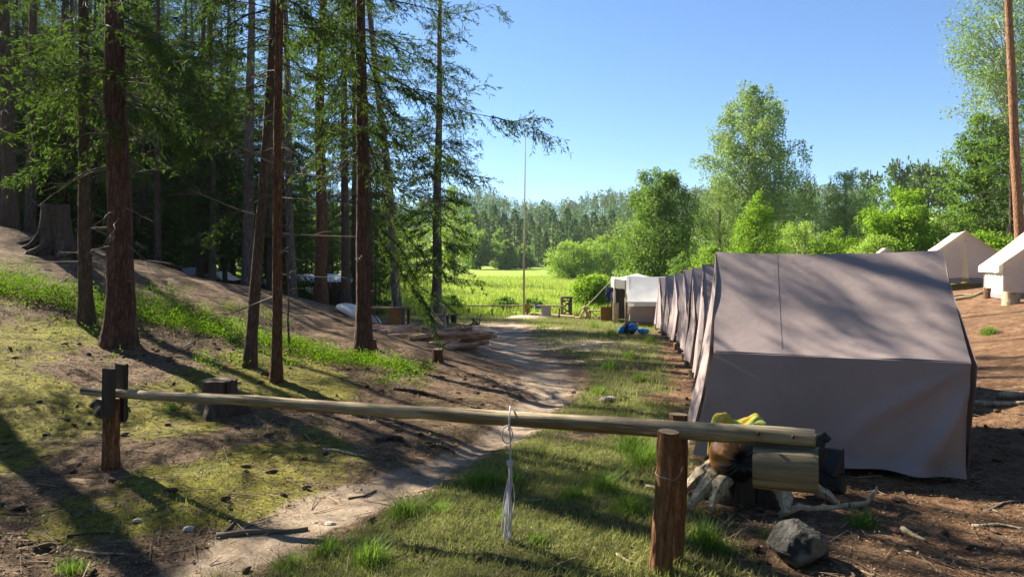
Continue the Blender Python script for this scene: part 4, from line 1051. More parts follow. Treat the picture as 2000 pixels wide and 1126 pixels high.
# counterweight log with a sawn-flat top under the pole end
cw = MB(); n = 26; rw = .118
c0, c1 = lb + Vector((-.285, 0, -.155)), lb + Vector((.012, 0, -.15)); V = []
for i in range(9):
    t = i / 8
    for j in range(n):
        a = 2 * math.pi * j / n; y, z = rw * math.cos(a), rw * math.sin(a)
        z = min(z, rw * .80); k = 1 + .03 * mn.noise(Vector((math.cos(a) * 2, math.sin(a) * 2, t * 2)))
        k *= .975 if i in (0, 8) else 1
        V.append(c0.lerp(c1, t) + Vector((0, y * k, z * k)))
F = [(i * n + j, i * n + (j + 1) % n, (i + 1) * n + (j + 1) % n, (i + 1) * n + j) for i in range(8) for j in range(n)] + [tuple(range(n - 1, -1, -1)), tuple(8 * n + j for j in range(n))]
cw.add(V, F); cw.m[-1] = 1; cw.m[-2] = 1
M['cw'] = wood('cw', (.06, .047, .028), (.30, .25, .155), .6, 0, .45)
cw.build('counterweight_log', [M['cw'], M['log_end']], e, True, autos=50)
for k in (0.1, .26):
    nb = MB(); q = lb + Vector((-k, -.05, .01)); nb.tube([q, q + Vector((0, -.014, 0))], [.009, .009], 8); nb.build('knot', M['post_dark'], pp_)
# left post: stake between two dark boards
e = empty('barrier_post', pl, math.atan2(ax.y, ax.x), 'brown barrier post topped by two dark upright boards', 'post')
mb = MB(); lumpy_log(mb, (0, 0, -.15), (.0, 0, zl - pl.z - .04), .064, .056, 14, 8, .14, .012, 0, 1, 4); mb.build('stake', [M['post_brown'], M['log_end']], e, True, autos=50)
MB().box((.035, -.105, zl - pl.z - .15), (.131, -.062, zl - pl.z + .205), None, 0, .004).build('front_board', M['post_dark'], e, False, .004)
MB().box((-.05, .068, zl - pl.z - .22), (.046, .105, zl - pl.z + .21), None, 0, .004).build('back_board', M['post_dark'], e, False, .004)
# right post: two stout stakes wired together
e = empty('barrier_post', pr, math.atan2(ax.y, ax.x), 'stout pair of bark-brown posts holding the thick end of the barrier pole', 'post')
h = zr_ - pr.z
mb = MB(); lumpy_log(mb, (-.03, -.075, -.15), (.015, -.085, h - .0), .058, .052, 18, 12, .12, .01, 0, 1, 14); mb.build('front_stake', [M['post_brown'], M['log_end']], e, True, autos=50)
mb = MB(); lumpy_log(mb, (.015, .085, -.15), (.035, .13, h + .045), .05, .048, 16, 10, .15, .01, 0, 1, 17); mb.build('back_stake', [M['post_brown'], M['log_end']], e, True, autos=50)
wr = MB(); wr.tube([(.006 + .060 * math.copysign(abs(math.cos(a)) ** .5, math.cos(a)), .025 + .175 * math.copysign(abs(math.sin(a)) ** .6, math.sin(a)), h - .22 + .01 * math.sin(2 * a)) for a in [i * math.pi / 14 for i in range(29)]], .0015, 4, False)
M['wire'] = simple('wire', (.35, .33, .3), .4, .2, 30)
wr.build('tie_wire', M['wire'], e)

# rope hank on the pole
q0 = at(998, 812, 0.0001); t_ = (998 - 1000) / FPX
# where the pole passes this picture column
tt = min((i / 200 for i in range(201)), key=lambda s: abs(A.lerp(B, s).x / A.lerp(B, s).y - t_)); kp = A.lerp(B, tt)
e = empty('rope_hank', kp, 0, 'hank of thin white rope hanging from the middle of the barrier pole', 'rope')
mb = MB(); f0 = Vector((0, -.062, 0))
mb.tube([Vector((.004 * math.sin(a), .062 * math.cos(a), .062 * math.sin(a))) * 1.08 for a in [i * math.pi / 10 for i in range(21)]], .0045, 6, False)
lp = [Vector((.03 * math.cos(a) - .012, -.072, -.075 + .05 * math.sin(a))) for a in [i * math.pi / 9 for i in range(19)]]
mb.tube(lp, .004, 6, False)
mb.tube([(0, -.07, -.02), (.006, -.072, -.1), (.008, -.07, -.17), (.004, -.07, -.23)], .005, 6, False)
mb.build('hanging_loop', M['rope'], e)
mb = MB()
for i in range(4): mb.tube([Vector((.013 * math.cos(a) + .004, -.07 + .013 * math.sin(a), -.225 - i * .007)) for a in [k * math.pi / 8 for k in range(17)]], .0048, 6, False)
mb.build('wrapping', M['rope'], e)
rd = random.Random(2)
for i in range(10):
    a = rd.uniform(0, 6.28); r1, r2 = rd.uniform(.002, .010), rd.uniform(.006, .038); Lr = rd.uniform(.34, .55)
    x1, y1 = r1 * math.cos(a), r1 * math.sin(a); x2, y2 = r2 * math.cos(a), r2 * math.sin(a) * .7; w = rd.uniform(-.022, .022)
    P = [(x1 + .004, -.07 + y1, -.22), (x1 * 1.2 + .004, -.07 + y1, -.36), (x2 * .7, -.07 + y2, -.22 - Lr * .65), (x2 - .006, -.07 + y2, -.22 - Lr), (x2 * .6 + w - .006, -.07 + y2 * .5, -.238 - Lr), (x2 * .4 + w, -.07 - y2, -.22 - Lr * .6), (x1, -.07 - y1, -.30)]
    pp = [Vector(p) + Vector((rd.gauss(0, .005), rd.gauss(0, .005), 0)) * (1 if 1 < k_ < 6 else 0) for k_, p in enumerate(P)]; out = []
    for s in range(len(pp) - 1):
        p0, p1, p2, p3 = pp[max(s - 1, 0)], pp[s], pp[s + 1], pp[min(s + 2, len(pp) - 1)]
        for k in range(4):
            u = k / 4; out.append(.5 * ((2 * p1) + (p2 - p0) * u + (2 * p0 - 5 * p1 + 4 * p2 - p3) * u * u + (3 * p1 - p0 - 3 * p2 + p3) * u ** 3))
    sb = MB(); sb.tube(out, .0027, 5, False); sb.build('strand', M['rope'], e)

# ---------------------------------------------------------------- weathered stump and the things on it
sp_ = Vector(at(1452, 960, 4.75)); sp_.z = gz(sp_.x, sp_.y)
e = empty('weathered_stump', sp_, 0, 'weathered pale stump with spreading bare roots beside the barrier end', 'stump')
mb = MB(); n = 26; V = []
for j in range(9):
    z = -.05 + .33 * j / 8
    for i in range(n):
        a = 2 * math.pi * i / n; r = .19 * (1 + .10 * mn.noise(Vector((math.cos(a) * 2, math.sin(a) * 2, z * 4))) + .25 * max(0, 1 - j / 5) * (.5 + .5 * math.sin(a * 5 + 1)))
        V.append((r * math.cos(a), r * math.sin(a), z))
mb.add(V, [(j * n + i, j * n + (i + 1) % n, (j + 1) * n + (i + 1) % n, (j + 1) * n + i) for j in range(8) for i in range(n)] + [tuple(8 * n + i for i in range(n))]); mb.m[-1] = 1
mb.build('body', [M['stump_dark'], M['stump_top']], e, True, autos=50)  # body coloured dark, standing in for the shaded hollow between the roots
def root(pts, rads, nm='root', par=e, m='stump_grey', org=sp_):
    rb = MB(); q = [Vector(p) for p in pts]; out = []; rr = []
    for s in range(len(q) - 1):
        for k in range(4):
            out.append(q[s].lerp(q[s + 1], k / 4) + mn.noise_vector(Vector(((s + k / 4) * 1.7, len(pts) + rads[0] * 40, 1.5))) * .018); rr.append(rads[s] + (rads[s + 1] - rads[s]) * k / 4)
    out.append(q[-1]); rr.append(rads[-1])
    rb.tube(out, rr, 9, True, 0, .5, len(pts) * 1.7 + rads[0]); return rb.build(nm, M[m], par, True, autos=26)
def W(px, py, Y): return at(px, py, Y) - sp_
root([W(1440, 905, 4.7), W(1405, 920, 4.6), W(1385, 945, 4.5), W(1345, 988, 4.33)], [.085, .075, .055, .018])
root([W(1425, 925, 4.6), W(1408, 945, 4.45), W(1397, 965, 4.4), W(1390, 992, 4.3)], [.06, .048, .036, .014])
root([W(1425, 905, 4.85), W(1390, 915, 4.9), W(1360, 935, 4.9), W(1335, 965, 4.85), W(1260, 950, 4.9)], [.08, .068, .055, .042, .02])
root([W(1505, 905, 4.6), W(1522, 935, 4.5), W(1530, 970, 4.4), W(1537, 1003, 4.28)], [.08, .068, .05, .02])
root([W(1530, 905, 4.8), W(1560, 930, 4.7), W(1600, 960, 4.6), W(1640, 982, 4.5)], [.075, .055, .038, .012])
root([W(1525, 1005, 4.3), W(1560, 988, 4.36), W(1620, 990, 4.35), W(1690, 982, 4.37), W(1708, 962, 4.5), W(1712, 950, 4.6)], [.022, .018, .015, .016, .013, .006])
# black refuse bag, its gathered mouth facing the camera
bc = Vector(at(1437, 888, 4.55)); BR_ = .172
mb = MB()
def bag(u, v):
    a = 2 * math.pi * u; th = math.pi * v            # th = 0 at the knot, which points to the camera
    pleat = .045 * math.sin(a * 17 + 2 * math.sin(a * 3)) * math.exp(-(th / .9) ** 2) * min(1, th * 3) + .03 * math.sin(a * 9 + 1) * math.exp(-((th - 1) / .6) ** 2)
    k = 1 + pleat + .05 * mn.noise(Vector((math.cos(a) * 2, math.sin(a) * 2, th * 2)))
    r = BR_ * k
    return bc + Vector((r * math.sin(th) * math.cos(a) * 1.04, -r * math.cos(th) * .85 + (.06 * math.exp(-(th / .22) ** 2)), r * math.sin(th) * math.sin(a) * 1.0))
mb.grid(bag, 120, 34)
t = NT('bag_plastic')
v = t.coord('Object'); sx = t.n('ShaderNodeSeparateXYZ'); t.set(sx.inputs[0], v)
f = t.mr(t.math('ADD', t.math('SUBTRACT', sx.outputs[2], t.math('MULTIPLY', sx.outputs[0], 1.2)), t.math('MULTIPLY', t.math('SUBTRACT', t.noise(v, 14, 4), .5), .12)), .05, .15)
t.bump(t.noise(t.coord('Object', (1, 1, 1)), 38, 4), .4, .01)
t.base(t.mix(f, (.008, .008, .009), (.30, .125, .03)), .42, .4)
o = mb.build('refuse_bag', t.m); o.data.transform(Matrix.Translation(-bc)); o.location = bc
tag(o, 'full black plastic bag with orange contents sitting on the stump', 'bag')
# crumpled yellow towel on top
tc = Vector(at(1445, 831, 4.62)); mb = MB()
def towel(u, v):
    x = (u - .5) * .41; y = (v - .5) * .26; cx = u * 2 - 1; cy = v * 2 - 1
    z = .055 + .05 * math.exp(-((cx + .55) / .28) ** 2 - (cy / .8) ** 2) + .055 * math.exp(-((cx - .6) / .25) ** 2 - (cy / .8) ** 2)
    z += .024 * mn.noise(Vector((u * 7, v * 6, 2))) + .014 * math.sin(u * 16 + v * 7 + 2 * mn.noise(Vector((u * 3, v * 3, 0))))
    z -= .13 * max(0, abs(cx) - .72) ** 1.0 / .28 * .8 + .16 * max(0, abs(cy) - .6) / .4
    k = 1 - .12 * (abs(cx) > .85)
    return tc + Vector((x * k, y + .02 * mn.noise(Vector((u * 5, v * 5, 9))), z - .04))
mb.grid(towel, 60, 40)
t = NT('towel'); v = t.coord('Object')
t.bump(t.noise(v, 240, 3), .7, .006)
t.base(t.ramp(t.noise(v, 9, 4), [(.36, (.50, .26, .06)), (.46, (.52, .44, .06)), (.58, (.42, .45, .10)), (.7, (.16, .27, .14))]), .95, .1)
o = mb.build('yellow_towel', t.m, None, solid=.012); o.data.transform(Matrix.Translation(-tc)); o.location = tc
tag(o, 'crumpled yellow towel lying on the bag behind the barrier pole', 'towel')
# black satchel on the ground
sc_ = gpt(1616, 968); sc_ = Vector(at(1617, 966, 4.85)); sc_.z = gz(sc_.x, sc_.y)
e = empty('black_satchel', sc_, R(-12), 'slumped black satchel leaning on the near tent behind the counterweight', 'bag')
mb = MB()
def sat(u, v):
    a = 2 * math.pi * u; w = .12 * (1 - .35 * v) ; d = .085 * (1 - .45 * v)
    cx = math.copysign(abs(math.cos(a)) ** .8, math.cos(a)); sy = math.copysign(abs(math.sin(a)) ** .8, math.sin(a))
    k = 1 + .22 * mn.noise(Vector((cx * 2, sy * 2, v * 3))); b = 1 if 0 < v < 1 else .02
    return Vector((w * cx * k * b, d * sy * k * b, .30 * min(max((v - .04) / .92, 0), 1)))
mb.grid(sat, 36, 16)
M['leather'] = simple('leather', (.014, .014, .015), .5, .5, 7, .5, .4)
mb.build('body', M['leather'], e)
mb = MB(); mb.grid(lambda u, v: Vector((-.10 + .19 * u, -.055 - .05 * v - .02 * math.sin(u * 9 + v * 3), .31 - .17 * v + .02 * math.sin(u * 7))), 12, 8); mb.build('flap', M['leather'], e, solid=.008)
mb = MB(); mb.tube([(-.09, -.0, .24), (-.08, .0, .31), (-.05, .02, .36), (-.02, .0, .38), (.01, .0, .36)], [.05, .055, .05, .04, .02], 10, True, 0, .5, 1); mb.build('drawstring_top', M['leather'], e)
mb = MB(); mb.tube([(-.05, -.09, .20), (-.01, -.115, .165), (.04, -.10, .19), (.07, -.08, .25)], .005, 5, False); mb.build('strap', M['leather'], e)

# rocks
def rock(p, r, seed, m, label, sq=(1, .8, .8), name='rock', rz=0):
    mb = MB(); rs = np.random.default_rng(seed); pl_ = [(Vector(unit(rs.normal(size=3))), rs.uniform(.62, .95)) for _ in range(16)]
    def f(u, v):
        d = Vector((math.cos(2 * math.pi * u) * math.sin(math.pi * v), math.sin(2 * math.pi * u) * math.sin(math.pi * v), math.cos(math.pi * v)))
        k = min([1.0] + [h / max(d.dot(n_), .05) for n_, h in pl_ if d.dot(n_) > .05])
        k *= 1 + .05 * mn.noise(d * 3 + Vector((seed, 0, 0))) + .02 * mn.noise(d * 9)
        return Vector((d.x * r * sq[0] * k, d.y * r * sq[1] * k, d.z * r * sq[2] * k))
    mb.grid(f, 48, 26); o = mb.build(name, m, None, True, autos=24); o.location = p; o.rotation_euler = (0, 0, rz); tag(o, label, 'rock'); return o
t = NT('rock'); v = t.coord('Object'); f = t.noise(v, 9, 8, .7)
t.bump(t.math('ADD', f, t.noise(v, 40, 4)), .8, .02)
M['rock'] = t.base(t.mix(t.mr(t.noise(v, 2.4, 3), .56, .62), t.ramp(f, [(.36, (.015, .015, .014)), (.62, (.062, .058, .052))]), (.16, .145, .115)), .85, .3)
p = gpt(1556, 1098); rock(p + Vector((0, 0, .085)), .18, 7, M['rock'], 'dark angular boulder on the ground beside the barrier post', (1, .8, .78), rz=.4)
M['rock_light'] = simple('rock_light', (.36, .33, .28), .9, .25, 8)
for i, (px, py, r, lab) in enumerate([(1187, 783, .1, 'pale flat stone in the grass left of the tent row'), (367, 1036, .035, 'small pale stone at the edge of the sandy path'), (645, 1024, .03, 'tiny pale stone beside the broken branch'), (270, 1018, .03, 'pale pebble in the moss near the lower left')]):
    rock(gpt(px, py) + Vector((0, 0, r * .2)), r, 20 + i, M['rock_light'], lab, (1.2, .8, .45))

# ---------------------------------------------------------------- camp things beyond
def log_obj(name, p, q, r0, r1, m, label, cat='log', group=None, seed=0, n=12, endm='log_end', bend=.02):
    c = (Vector(p) + Vector(q)) / 2; d = Vector(q) - Vector(p); L = d.length / 2; mb = MB(); lumpy_log(mb, (0, 0, -L), (0, 0, L), r0, r1, n, 7, .14, bend, 0, 1, seed)
    o = mb.build(name, [M[m], M[endm]], None, True, autos=55); o.location = c; o.rotation_euler = d.to_track_quat('Z', 'Y').to_euler(); tag(o, label, cat, group); return o
M['fire_log'] = bark('fire_log', (.24, .13, .08), (.50, .31, .20), (.66, .47, .34), .8)
pc = gpt(865, 668); rd = random.Random(12)
for i in range(42):
    lay = 0 if i < 30 else 1
    fx = rd.uniform(-1.25, .55) if lay == 0 else rd.uniform(-.2, .45)
    fy = rd.uniform(-.45, .75) if lay == 0 else rd.uniform(-.25, .5)
    an = rd.gauss(.5, .5); L = rd.uniform(.8, 1.5) if lay else rd.uniform(.5, 1.3); r = rd.uniform(.032, .062)
    c = pc + Vector((fx, fy, 0)); d = Vector((math.cos(an), math.sin(an), 0)) * L / 2
    zb = gz(c.x, c.y) + .045 + lay * .09; dz = rd.uniform(-.02, .05) if lay == 0 else rd.uniform(.0, .14)
    log_obj('firewood_log', Vector((c.x, c.y, zb - dz)) - d, Vector((c.x, c.y, zb + dz)) + d, r, r * rd.uniform(.8, 1), 'fire_log', 'reddish firewood log in the heap beside the path at the wood edge', 'log', 'heap of firewood logs', i)
# wooden sawhorse with a slanting log and the remains of a chair
p = gpt(852, 640)
e = empty('sawhorse', p, R(15), 'wooden sawhorse of crossed beams standing behind the firewood heap', 'sawhorse')
for sx in (-.22, .22):
    for sg in (-1, 1):
        mb = MB(); lumpy_log(mb, (sx, -sg * .28, -.03), (sx + .02, sg * .22, .62), .035, .03, 8, 3, .1, 0, 0, 1, sx); mb.build('leg', [M['pole'], M['log_end']], e)
mb = MB(); lumpy_log(mb, (-.34, 0, .36), (.34, 0, .36), .03, .03, 8, 3, .1, 0, 0, 1, 3); mb.build('cross_bar', [M['pole'], M['log_end']], e)
a = at(838, 602, p.y - .3); b = gpt(872, 648); log_obj('leaning_log', a, b, .05, .06, 'fire_log', 'log leaning steeply against the sawhorse', seed=5)
# black stools
M['char'] = simple('char', (.03, .032, .032), .7, .4, 6)
for k, (px, py) in enumerate([(871, 632), (886, 631)]):
    p = gpt(px, py); mb = MB(); lumpy_log(mb, (0, 0, -.05), (0, 0, .33), .12, .115, 14, 4, .06, 0, 0, 0, k); e = empty('black_stool', p, 0, ['black log stool nearer the sawhorse', 'black log stool nearer the twig heap'][k], 'stool', 'black stools by the firewood')
    mb.build('leg', M['char'], e, True, autos=50); mb = MB(); mb.tube([(0, 0, .331), (0, 0, .375)], [.2, .19], 18); mb.build('seat', M['char'], e, True, autos=50)
# fireplace of dark sticks
p = gpt(925, 634); rd = random.Random(8)
e = empty('stick_heap', p, 0, 'small heap of charred sticks beside the bare ground', 'sticks')
for i in range(14):
    a = rd.uniform(0, 6.28); s = Vector((math.cos(a), math.sin(a), 0)) * rd.uniform(.1, .3); q = Vector((-s.y, s.x, 0)) * rd.uniform(-1, 1) + Vector((0, 0, rd.uniform(.05, .25)))
    mb = MB(); lumpy_log(mb, s + Vector((0, 0, .0)), q, .022, .015, 6, 3, .1, .05, 0, 0, i); mb.build('stick', M['char'], e)
for x, hgt in ((.22, .46), (-.05, .38)):
    mb = MB(); lumpy_log(mb, (x, 0, -.05), (x + .05, 0, hgt), .022, .015, 6, 4, .1, .05, 0, 0, 1); mb.build('stick', M['char'], e)
# flagpole
p = gpt(1023, 619); zt = at(1026, 268, p.y).z
mb = MB(); H = zt - p.z; mb.tube([(0, 0, -.2), (.01, 0, H * .3), (.04, 0, H * .6), (.07, 0, H)], [.052, .045, .034, .018], 10)
e = empty('flagpole', p, 0, 'tall thin bare wooden flagpole before the meadow', 'flagpole'); mb.build('pole', M['pole'], e)
mb = MB(); mb.tube([(.07, -.02, H - .05), (.03, -.06, H * .5), (.05, -.06, .8)], .005, 4, False); mb.build('halyard', M['guy'], e)
mb = MB(); mb.tube([(.07, 0, H - .002), (.07, 0, H + .05)], [.026, .02], 8); mb.build('finial', M['pole'], e)
# sand mound at its foot
mb = MB(); mb.grid(lambda u, v: (lambda x, y: Vector((p.x + .1 + x, p.y - .5 + y, gz(p.x + .1 + x, p.y - .5 + y) - .02 + .14 * max(0, 1 - (x / 1.1) ** 2 - (y / .8) ** 2) ** .8 + .02 * mn.noise(Vector((x * 5, y * 5, 0))))))((u - .5) * 2.4, (v - .5) * 1.9), 24, 20)
M['sandm'] = simple('sandm', (.44, .36, .27), .95, .2, 6)
tag(mb.build('sand_mound', M['sandm']), 'low mound of pale sand at the foot of the flagpole', kind='structure')
# rail fence with washing
a, b, c = at(912, 597, 33), at(1030, 596, 32), at(1105, 598, 31)
e = empty('rail_fence', (b.x, b.y, gz(b.x, b.y)), 0, 'low rail of thin poles along the meadow edge', 'fence')
o0 = Vector(e.location)
for s, q in ((a, b), (b + Vector((-.1, -.08, .02)), c)):
    mb = MB(); lumpy_log(mb, s - o0, q - o0, .03, .036, 8, 8, .1, .006, 0, 1, s.x); mb.build('rail', [M['pole'], M['log_end']], e)
for px, Y in ((961, 32.5), (1030, 31.8), (1092, 31.2), (915, 33)):
    x = (px - 1000) * Y / FPX; g = gz(x, Y); zt = EYE - (600 - HZ) * Y / FPX; mb = MB(); lumpy_log(mb, Vector((x, Y, g - .1)) - o0, Vector((x, Y, zt - .035)) - o0, .04, .036, 8, 3, .1, 0, 0, 1, px); mb.build('post', [M['log'], M['log_end']], e)
def towel_on(name, px0, px1, py0, py1, Y, m, label, seed=0):
    a, b = at(px0, py0, Y), at(px1, py1, Y); c = (a + b) / 2; w = b.x - a.x; h = a.z - b.z; mb = MB()
    def f(u, v):
        s = (v - .35) / .65
        if v < .35: y, z = .06 + .02 * math.sin(u * 8), h / 2 - h * .75 * (1 - v / .35)
        else: y, z = -.05 - .03 * math.sin(u * 9 + seed) * s - .02 * s, h / 2 - h * s
        return Vector((-w / 2 + w * u + .02 * mn.noise(Vector((v * 4, seed, 0))), y, z + .01 * math.sin(u * 11)))
    mb.grid(f, 16, 20); o = mb.build(name, M[m], None, solid=.01); o.location = c; tag(o, label, 'towel' if 'towel' in name else 'clothes')
M['cloth_grey'] = simple('cloth_grey', (.40, .37, .38), .95, .1, 20); M['cloth_blue'] = simple('cloth_blue', (.03, .20, .52), .8, .35, 9); M['cloth_olive'] = simple('cloth_olive', (.30, .27, .03), .95, .25, 9); M['cloth_stripe'] = simple('cloth_stripe', (.12, .11, .11), .95, .8, 14)
towel_on('grey_towel', 1057, 1076, 596, 616, 31.6, 'cloth_grey', 'grey towel hung over the rail at the meadow edge')
towel_on('blue_shorts', 1045, 1056, 594, 602, 31.7, 'cloth_blue', 'small bright blue cloth on the rail beside the grey towel', 3)
towel_on('olive_cloth', 1025, 1035, 594, 610, 31.85, 'cloth_olive', 'olive yellow cloth on the rail just behind the flagpole', 5)
log_obj('edging_log', gpt(1001, 613) + Vector((0, 0, .06)), gpt(1123, 621) + Vector((0, 0, .06)), .07, .06, 'pole', 'long thin log lying on the grass behind the flagpole', seed=3)
# wooden washstand tower
p = gpt(1106, 619); e = empty('wooden_stand', p, R(8), 'dark narrow wooden stand with crossed braces at the rail end', 'stand')
M['stand'] = wood('stand', (.07, .05, .035), (.19, .14, .10), 1, 2)
w = .21; H = (at(1106, 580, p.y) - at(1106, 619, p.y)).z
for sx in (-w, w):
    for sy in (-.16, .16): MB().box((sx - .03, sy - .03, -.08), (sx + .03, sy + .03, H)).build('leg', M['stand'], e, False)
for z in (H - .04, H - .16, .12):
    MB().box((-w - .04, -.22, z - .02), (w + .04, -.192, z + .045)).build('cross_board', M['stand'], e, False)
MB().box((-w - .05, -.23, H + .002), (w + .05, .22, H + .03)).build('top_board', M['stand'], e, False)
for s in (-1, 1):
    for z in (.15, .48): mb = MB(); mb.tube([(-w * s, -.2, z), (w * s, -.2 + .005 * s, z + .30)], .028, 6); mb.build('brace', M['stand'], e)
towel_on('striped_towel', 1110, 1117, 588, 610, p.y - .25, 'cloth_stripe', 'dark striped towel hanging on the side of the wooden stand', 9)
# carved trunk sitting by the fence
p = gpt(1141, 622); e = empty('carved_trunk', p, 0, 'pale carved tree trunk with chips at its foot on the grass', 'trunk')
M['pale_wood'] = wood('pale_wood', (.36, .24, .13), (.62, .48, .31), 1, 2)
mb = MB(); mb.tube([(.16, 0, -.05), (.16, 0, .2), (.13, 0, .42), (.02, 0, .5), (-.06, 0, .45)], [.15, .12, .12, .10, .05], 10, True, 0, .3, 2); mb.build('trunk', M['pale_wood'], e)
mb = MB(); mb.tube([(.02, 0, .42), (-.10, -.02, .22), (-.24, -.03, .07)], [.05, .045, .04], 8); mb.build('branch', M['pale_wood'], e)
mb = MB(); mb.tube([(-.42, -.05, .04), (-.1, -.08, .06), (.05, -.1, .05)], [.05, .06, .04], 8, True, 0, .3, 5); mb.build('chip', M['pale_wood'], e)
# bench and crate
p = gpt(1164, 624); e = empty('wooden_bench', p, R(5), 'simple rough wooden bench between carved trunk and brown crate', 'bench')
MB().box((-.35, -.1, .38), (.35, .12, .42)).build('seat', M['pole'], e, False)
for x in (-.24, .26):
    mb = MB(); mb.tube([(x - .05, 0, -.05), (x, 0, .379)], .03, 6); mb.build('leg', M['log'], e)
mb = MB(); mb.tube([(-.18, .02, .36), (.1, .02, .06)], .02, 6); mb.build('brace', M['log'], e)
p = gpt(1184, 626); e = empty('wooden_crate', p, R(-6), 'tall brown wooden crate beside the kitchen tent', 'crate')
M['crate'] = wood('crate', (.19, .09, .025), (.33, .18, .06), 1, 0)
for i in range(5): MB().box((-.24, -.2, .02 + i * .118), (.24, -.178, .132 + i * .118)).build('board', M['crate'], e, False)
MB().box((-.237, -.176, .0), (.237, .2, .58)).build('body', M['crate'], e, False)
log_obj('firewood_chunk', gpt(1172, 622) + Vector((-.12, -.1, .06)), gpt(1172, 622) + Vector((.35, .0, .10)), .07, .06, 'pale_wood', 'pale split log lying in front of the brown crate', seed=9)
# blue backpack and sleeping pad
p = gpt(1229, 652); e = empty('blue_backpack', p, R(10), 'bright blue backpack lying on the grass before the white tent', 'backpack')
M['blue'] = simple('blue', (.012, .21, .48), .55, .45, 9, .4); M['navyblk'] = simple('navyblk', (.015, .03, .06), .7, .4, 9, .4)
def blob(c, rx, ry, rz_, seed, amp=.12):
    mb = MB()
    def f(u, v):
        d = Vector((math.cos(2 * math.pi * u) * math.sin(math.pi * v), math.sin(2 * math.pi * u) * math.sin(math.pi * v), math.cos(math.pi * v)))
        k = 1 + amp * mn.noise(d * 2.2 + Vector((seed, 0, 0))) + .05 * mn.noise(d * 6)
        return Vector(c) + Vector((d.x * rx * k, d.y * ry * k, d.z * rz_ * k))
    return mb.grid(f, 28, 16)
bb_ = blob((0, 0, .17), .24, .2, .19, 1).build('body', M['navyblk'], e); blob((.06, -.12, .2), .17, .12, .14, 2).build('lid_pocket', M['blue'], e); blob((-.27, -.03, .12), .1, .13, .11, 3).build('side_pocket', M['blue'], e)
mb = MB(); mb.tube([(-.1, -.15, .34), (.05, -.2, .40), (.2, -.14, .3), (.26, -.06, .12)], .014, 6); mb.build('strap', M['black'], bb_)
p = gpt(1256, 652); mb = blob((0, 0, .09), .2, .13, .085, 6, .06); o = mb.build('sleeping_bag', M['blue']); o.location = p; tag(o, 'rolled bright blue sleeping bag beside the backpack', 'sleeping bag')
mb = MB(); mb.tube([(0, 0, 0), (0, 0, .18), (0, 0, .2), (0, 0, .25)], [.035, .035, .015, .015], 10); M['bottle'] = simple('bottle', (.5, .42, .2), .3, .1, 5); o = mb.build('bottle', M['bottle'], None, True, autos=40); o.location = gpt(1245, 645); tag(o, 'small pale bottle standing behind the blue sleeping bag', 'bottle')

# shed with bright tin roof in the wood
x, Y = (636 - 1000) * 33 / FPX, 33.0; z = gz(x, Y)
zt = at(636, 536, Y).z; ze = at(636, 551, Y - .8).z
e = empty('brown_shed', (x, Y, 0), R(4), 'dark brown wooden shed with bright tin roof among the stems', 'shed')
M['shed'] = wood('shed', (.03, .018, .013), (.085, .05, .035), .6, 2); M['tin'] = simple('tin', (.62, .63, .62), .38, .12, 3, .1, .5)
hw = 1.45
for i in range(12):
    x0 = -hw + i * 2 * hw / 12; MB().box((x0 + .006, -.8, z - .1), (x0 + 2 * hw / 12 - .006, -.77, ze + .05)).build('wall_board', M['shed'], e, False)
sb_ = MB().box((-hw + .01, -.768, z - .1), (hw - .01, 1.0, ze)).build('body', M['shed'], e, False)
mb = MB(); mb.grid(lambda u, v: Vector((-hw - .15 + (2 * hw + .3) * u, -1.0 + 1.3 * v, ze + .02 + (zt - ze) * v + .012 * math.sin(u * 120))), 120, 2); mb.build('roof', M['tin'], e, solid=.006)
mb = MB(); mb.grid(lambda u, v: Vector((-hw - .15 + (2 * hw + .3) * u, .3 + 1.1 * v, zt + .02 - (zt - ze) * v)), 10, 2); mb.build('rear_roof', M['tin'], e, solid=.006)
c = at(603, 569, Y - .9); MB().box((c.x - x - .22, -.86, c.z - .2), (c.x - x + .22, -.80, c.z + .22)).build('white_hatch', M['canvas_white'], sb_, False)
# tarpaulin shelters beyond the bank
def tarp(px0, px1, py_top, py_eave, Y, m, label, seed, asym=.3, depth=1.6):
    a, b = at(px0, py_eave, Y), at(px1, py_eave, Y); zt = at(0, py_top, Y + depth / 2).z; c = (a + b) / 2; g = gz(c.x, c.y); w = (b.x - a.x) / 2
    e = empty('tarpaulin_shelter', (c.x, c.y, g), 0, label, 'shelter', 'tarpaulin shelters beyond the bank')
    mb = MB()
    def f(u, v):
        s = 2 * u - 1; k = (1 - abs(s - asym) / (1 + abs(asym) * (1 if s < asym else -1))); k = max(0, k)
        return Vector((w * s, depth * v, c.z - g + (zt - c.z) * k ** 1.3 + .04 * mn.noise(Vector((s * 3, v * 3, seed)))))
    mb.grid(f, 24, 8); mb.build('sheet', M[m], e, solid=.01)
    for sx in (-w, w):
        for sy in (.05, depth - .05): mb = MB(); mb.tube([(sx * .97, sy, -.1), (sx * .97, sy, c.z - g - .05)], .03, 6); mb.build('pole', M['pole'], e)
    mb = MB(); mb.grid(lambda u, v: Vector((-w + 2 * w * u, depth - .02, (c.z - g) * v)), 8, 2); mb.build('back_wall', M['canvas_dark'], e)
tarp(333, 380, 522, 536, 27, 'canvas_grey', 'grey tent-shaped tarpaulin, leftmost of the roofs beyond the bank crest', 1, -.3)
tarp(375, 440, 530, 548, 26, 'canvas_cream', 'cream tarpaulin roof between the stems beyond the bank crest', 2, .1)
tarp(500, 525, 545, 560, 28, 'canvas_white', 'small white tarpaulin beside the slender leaning trunk', 3, 0)
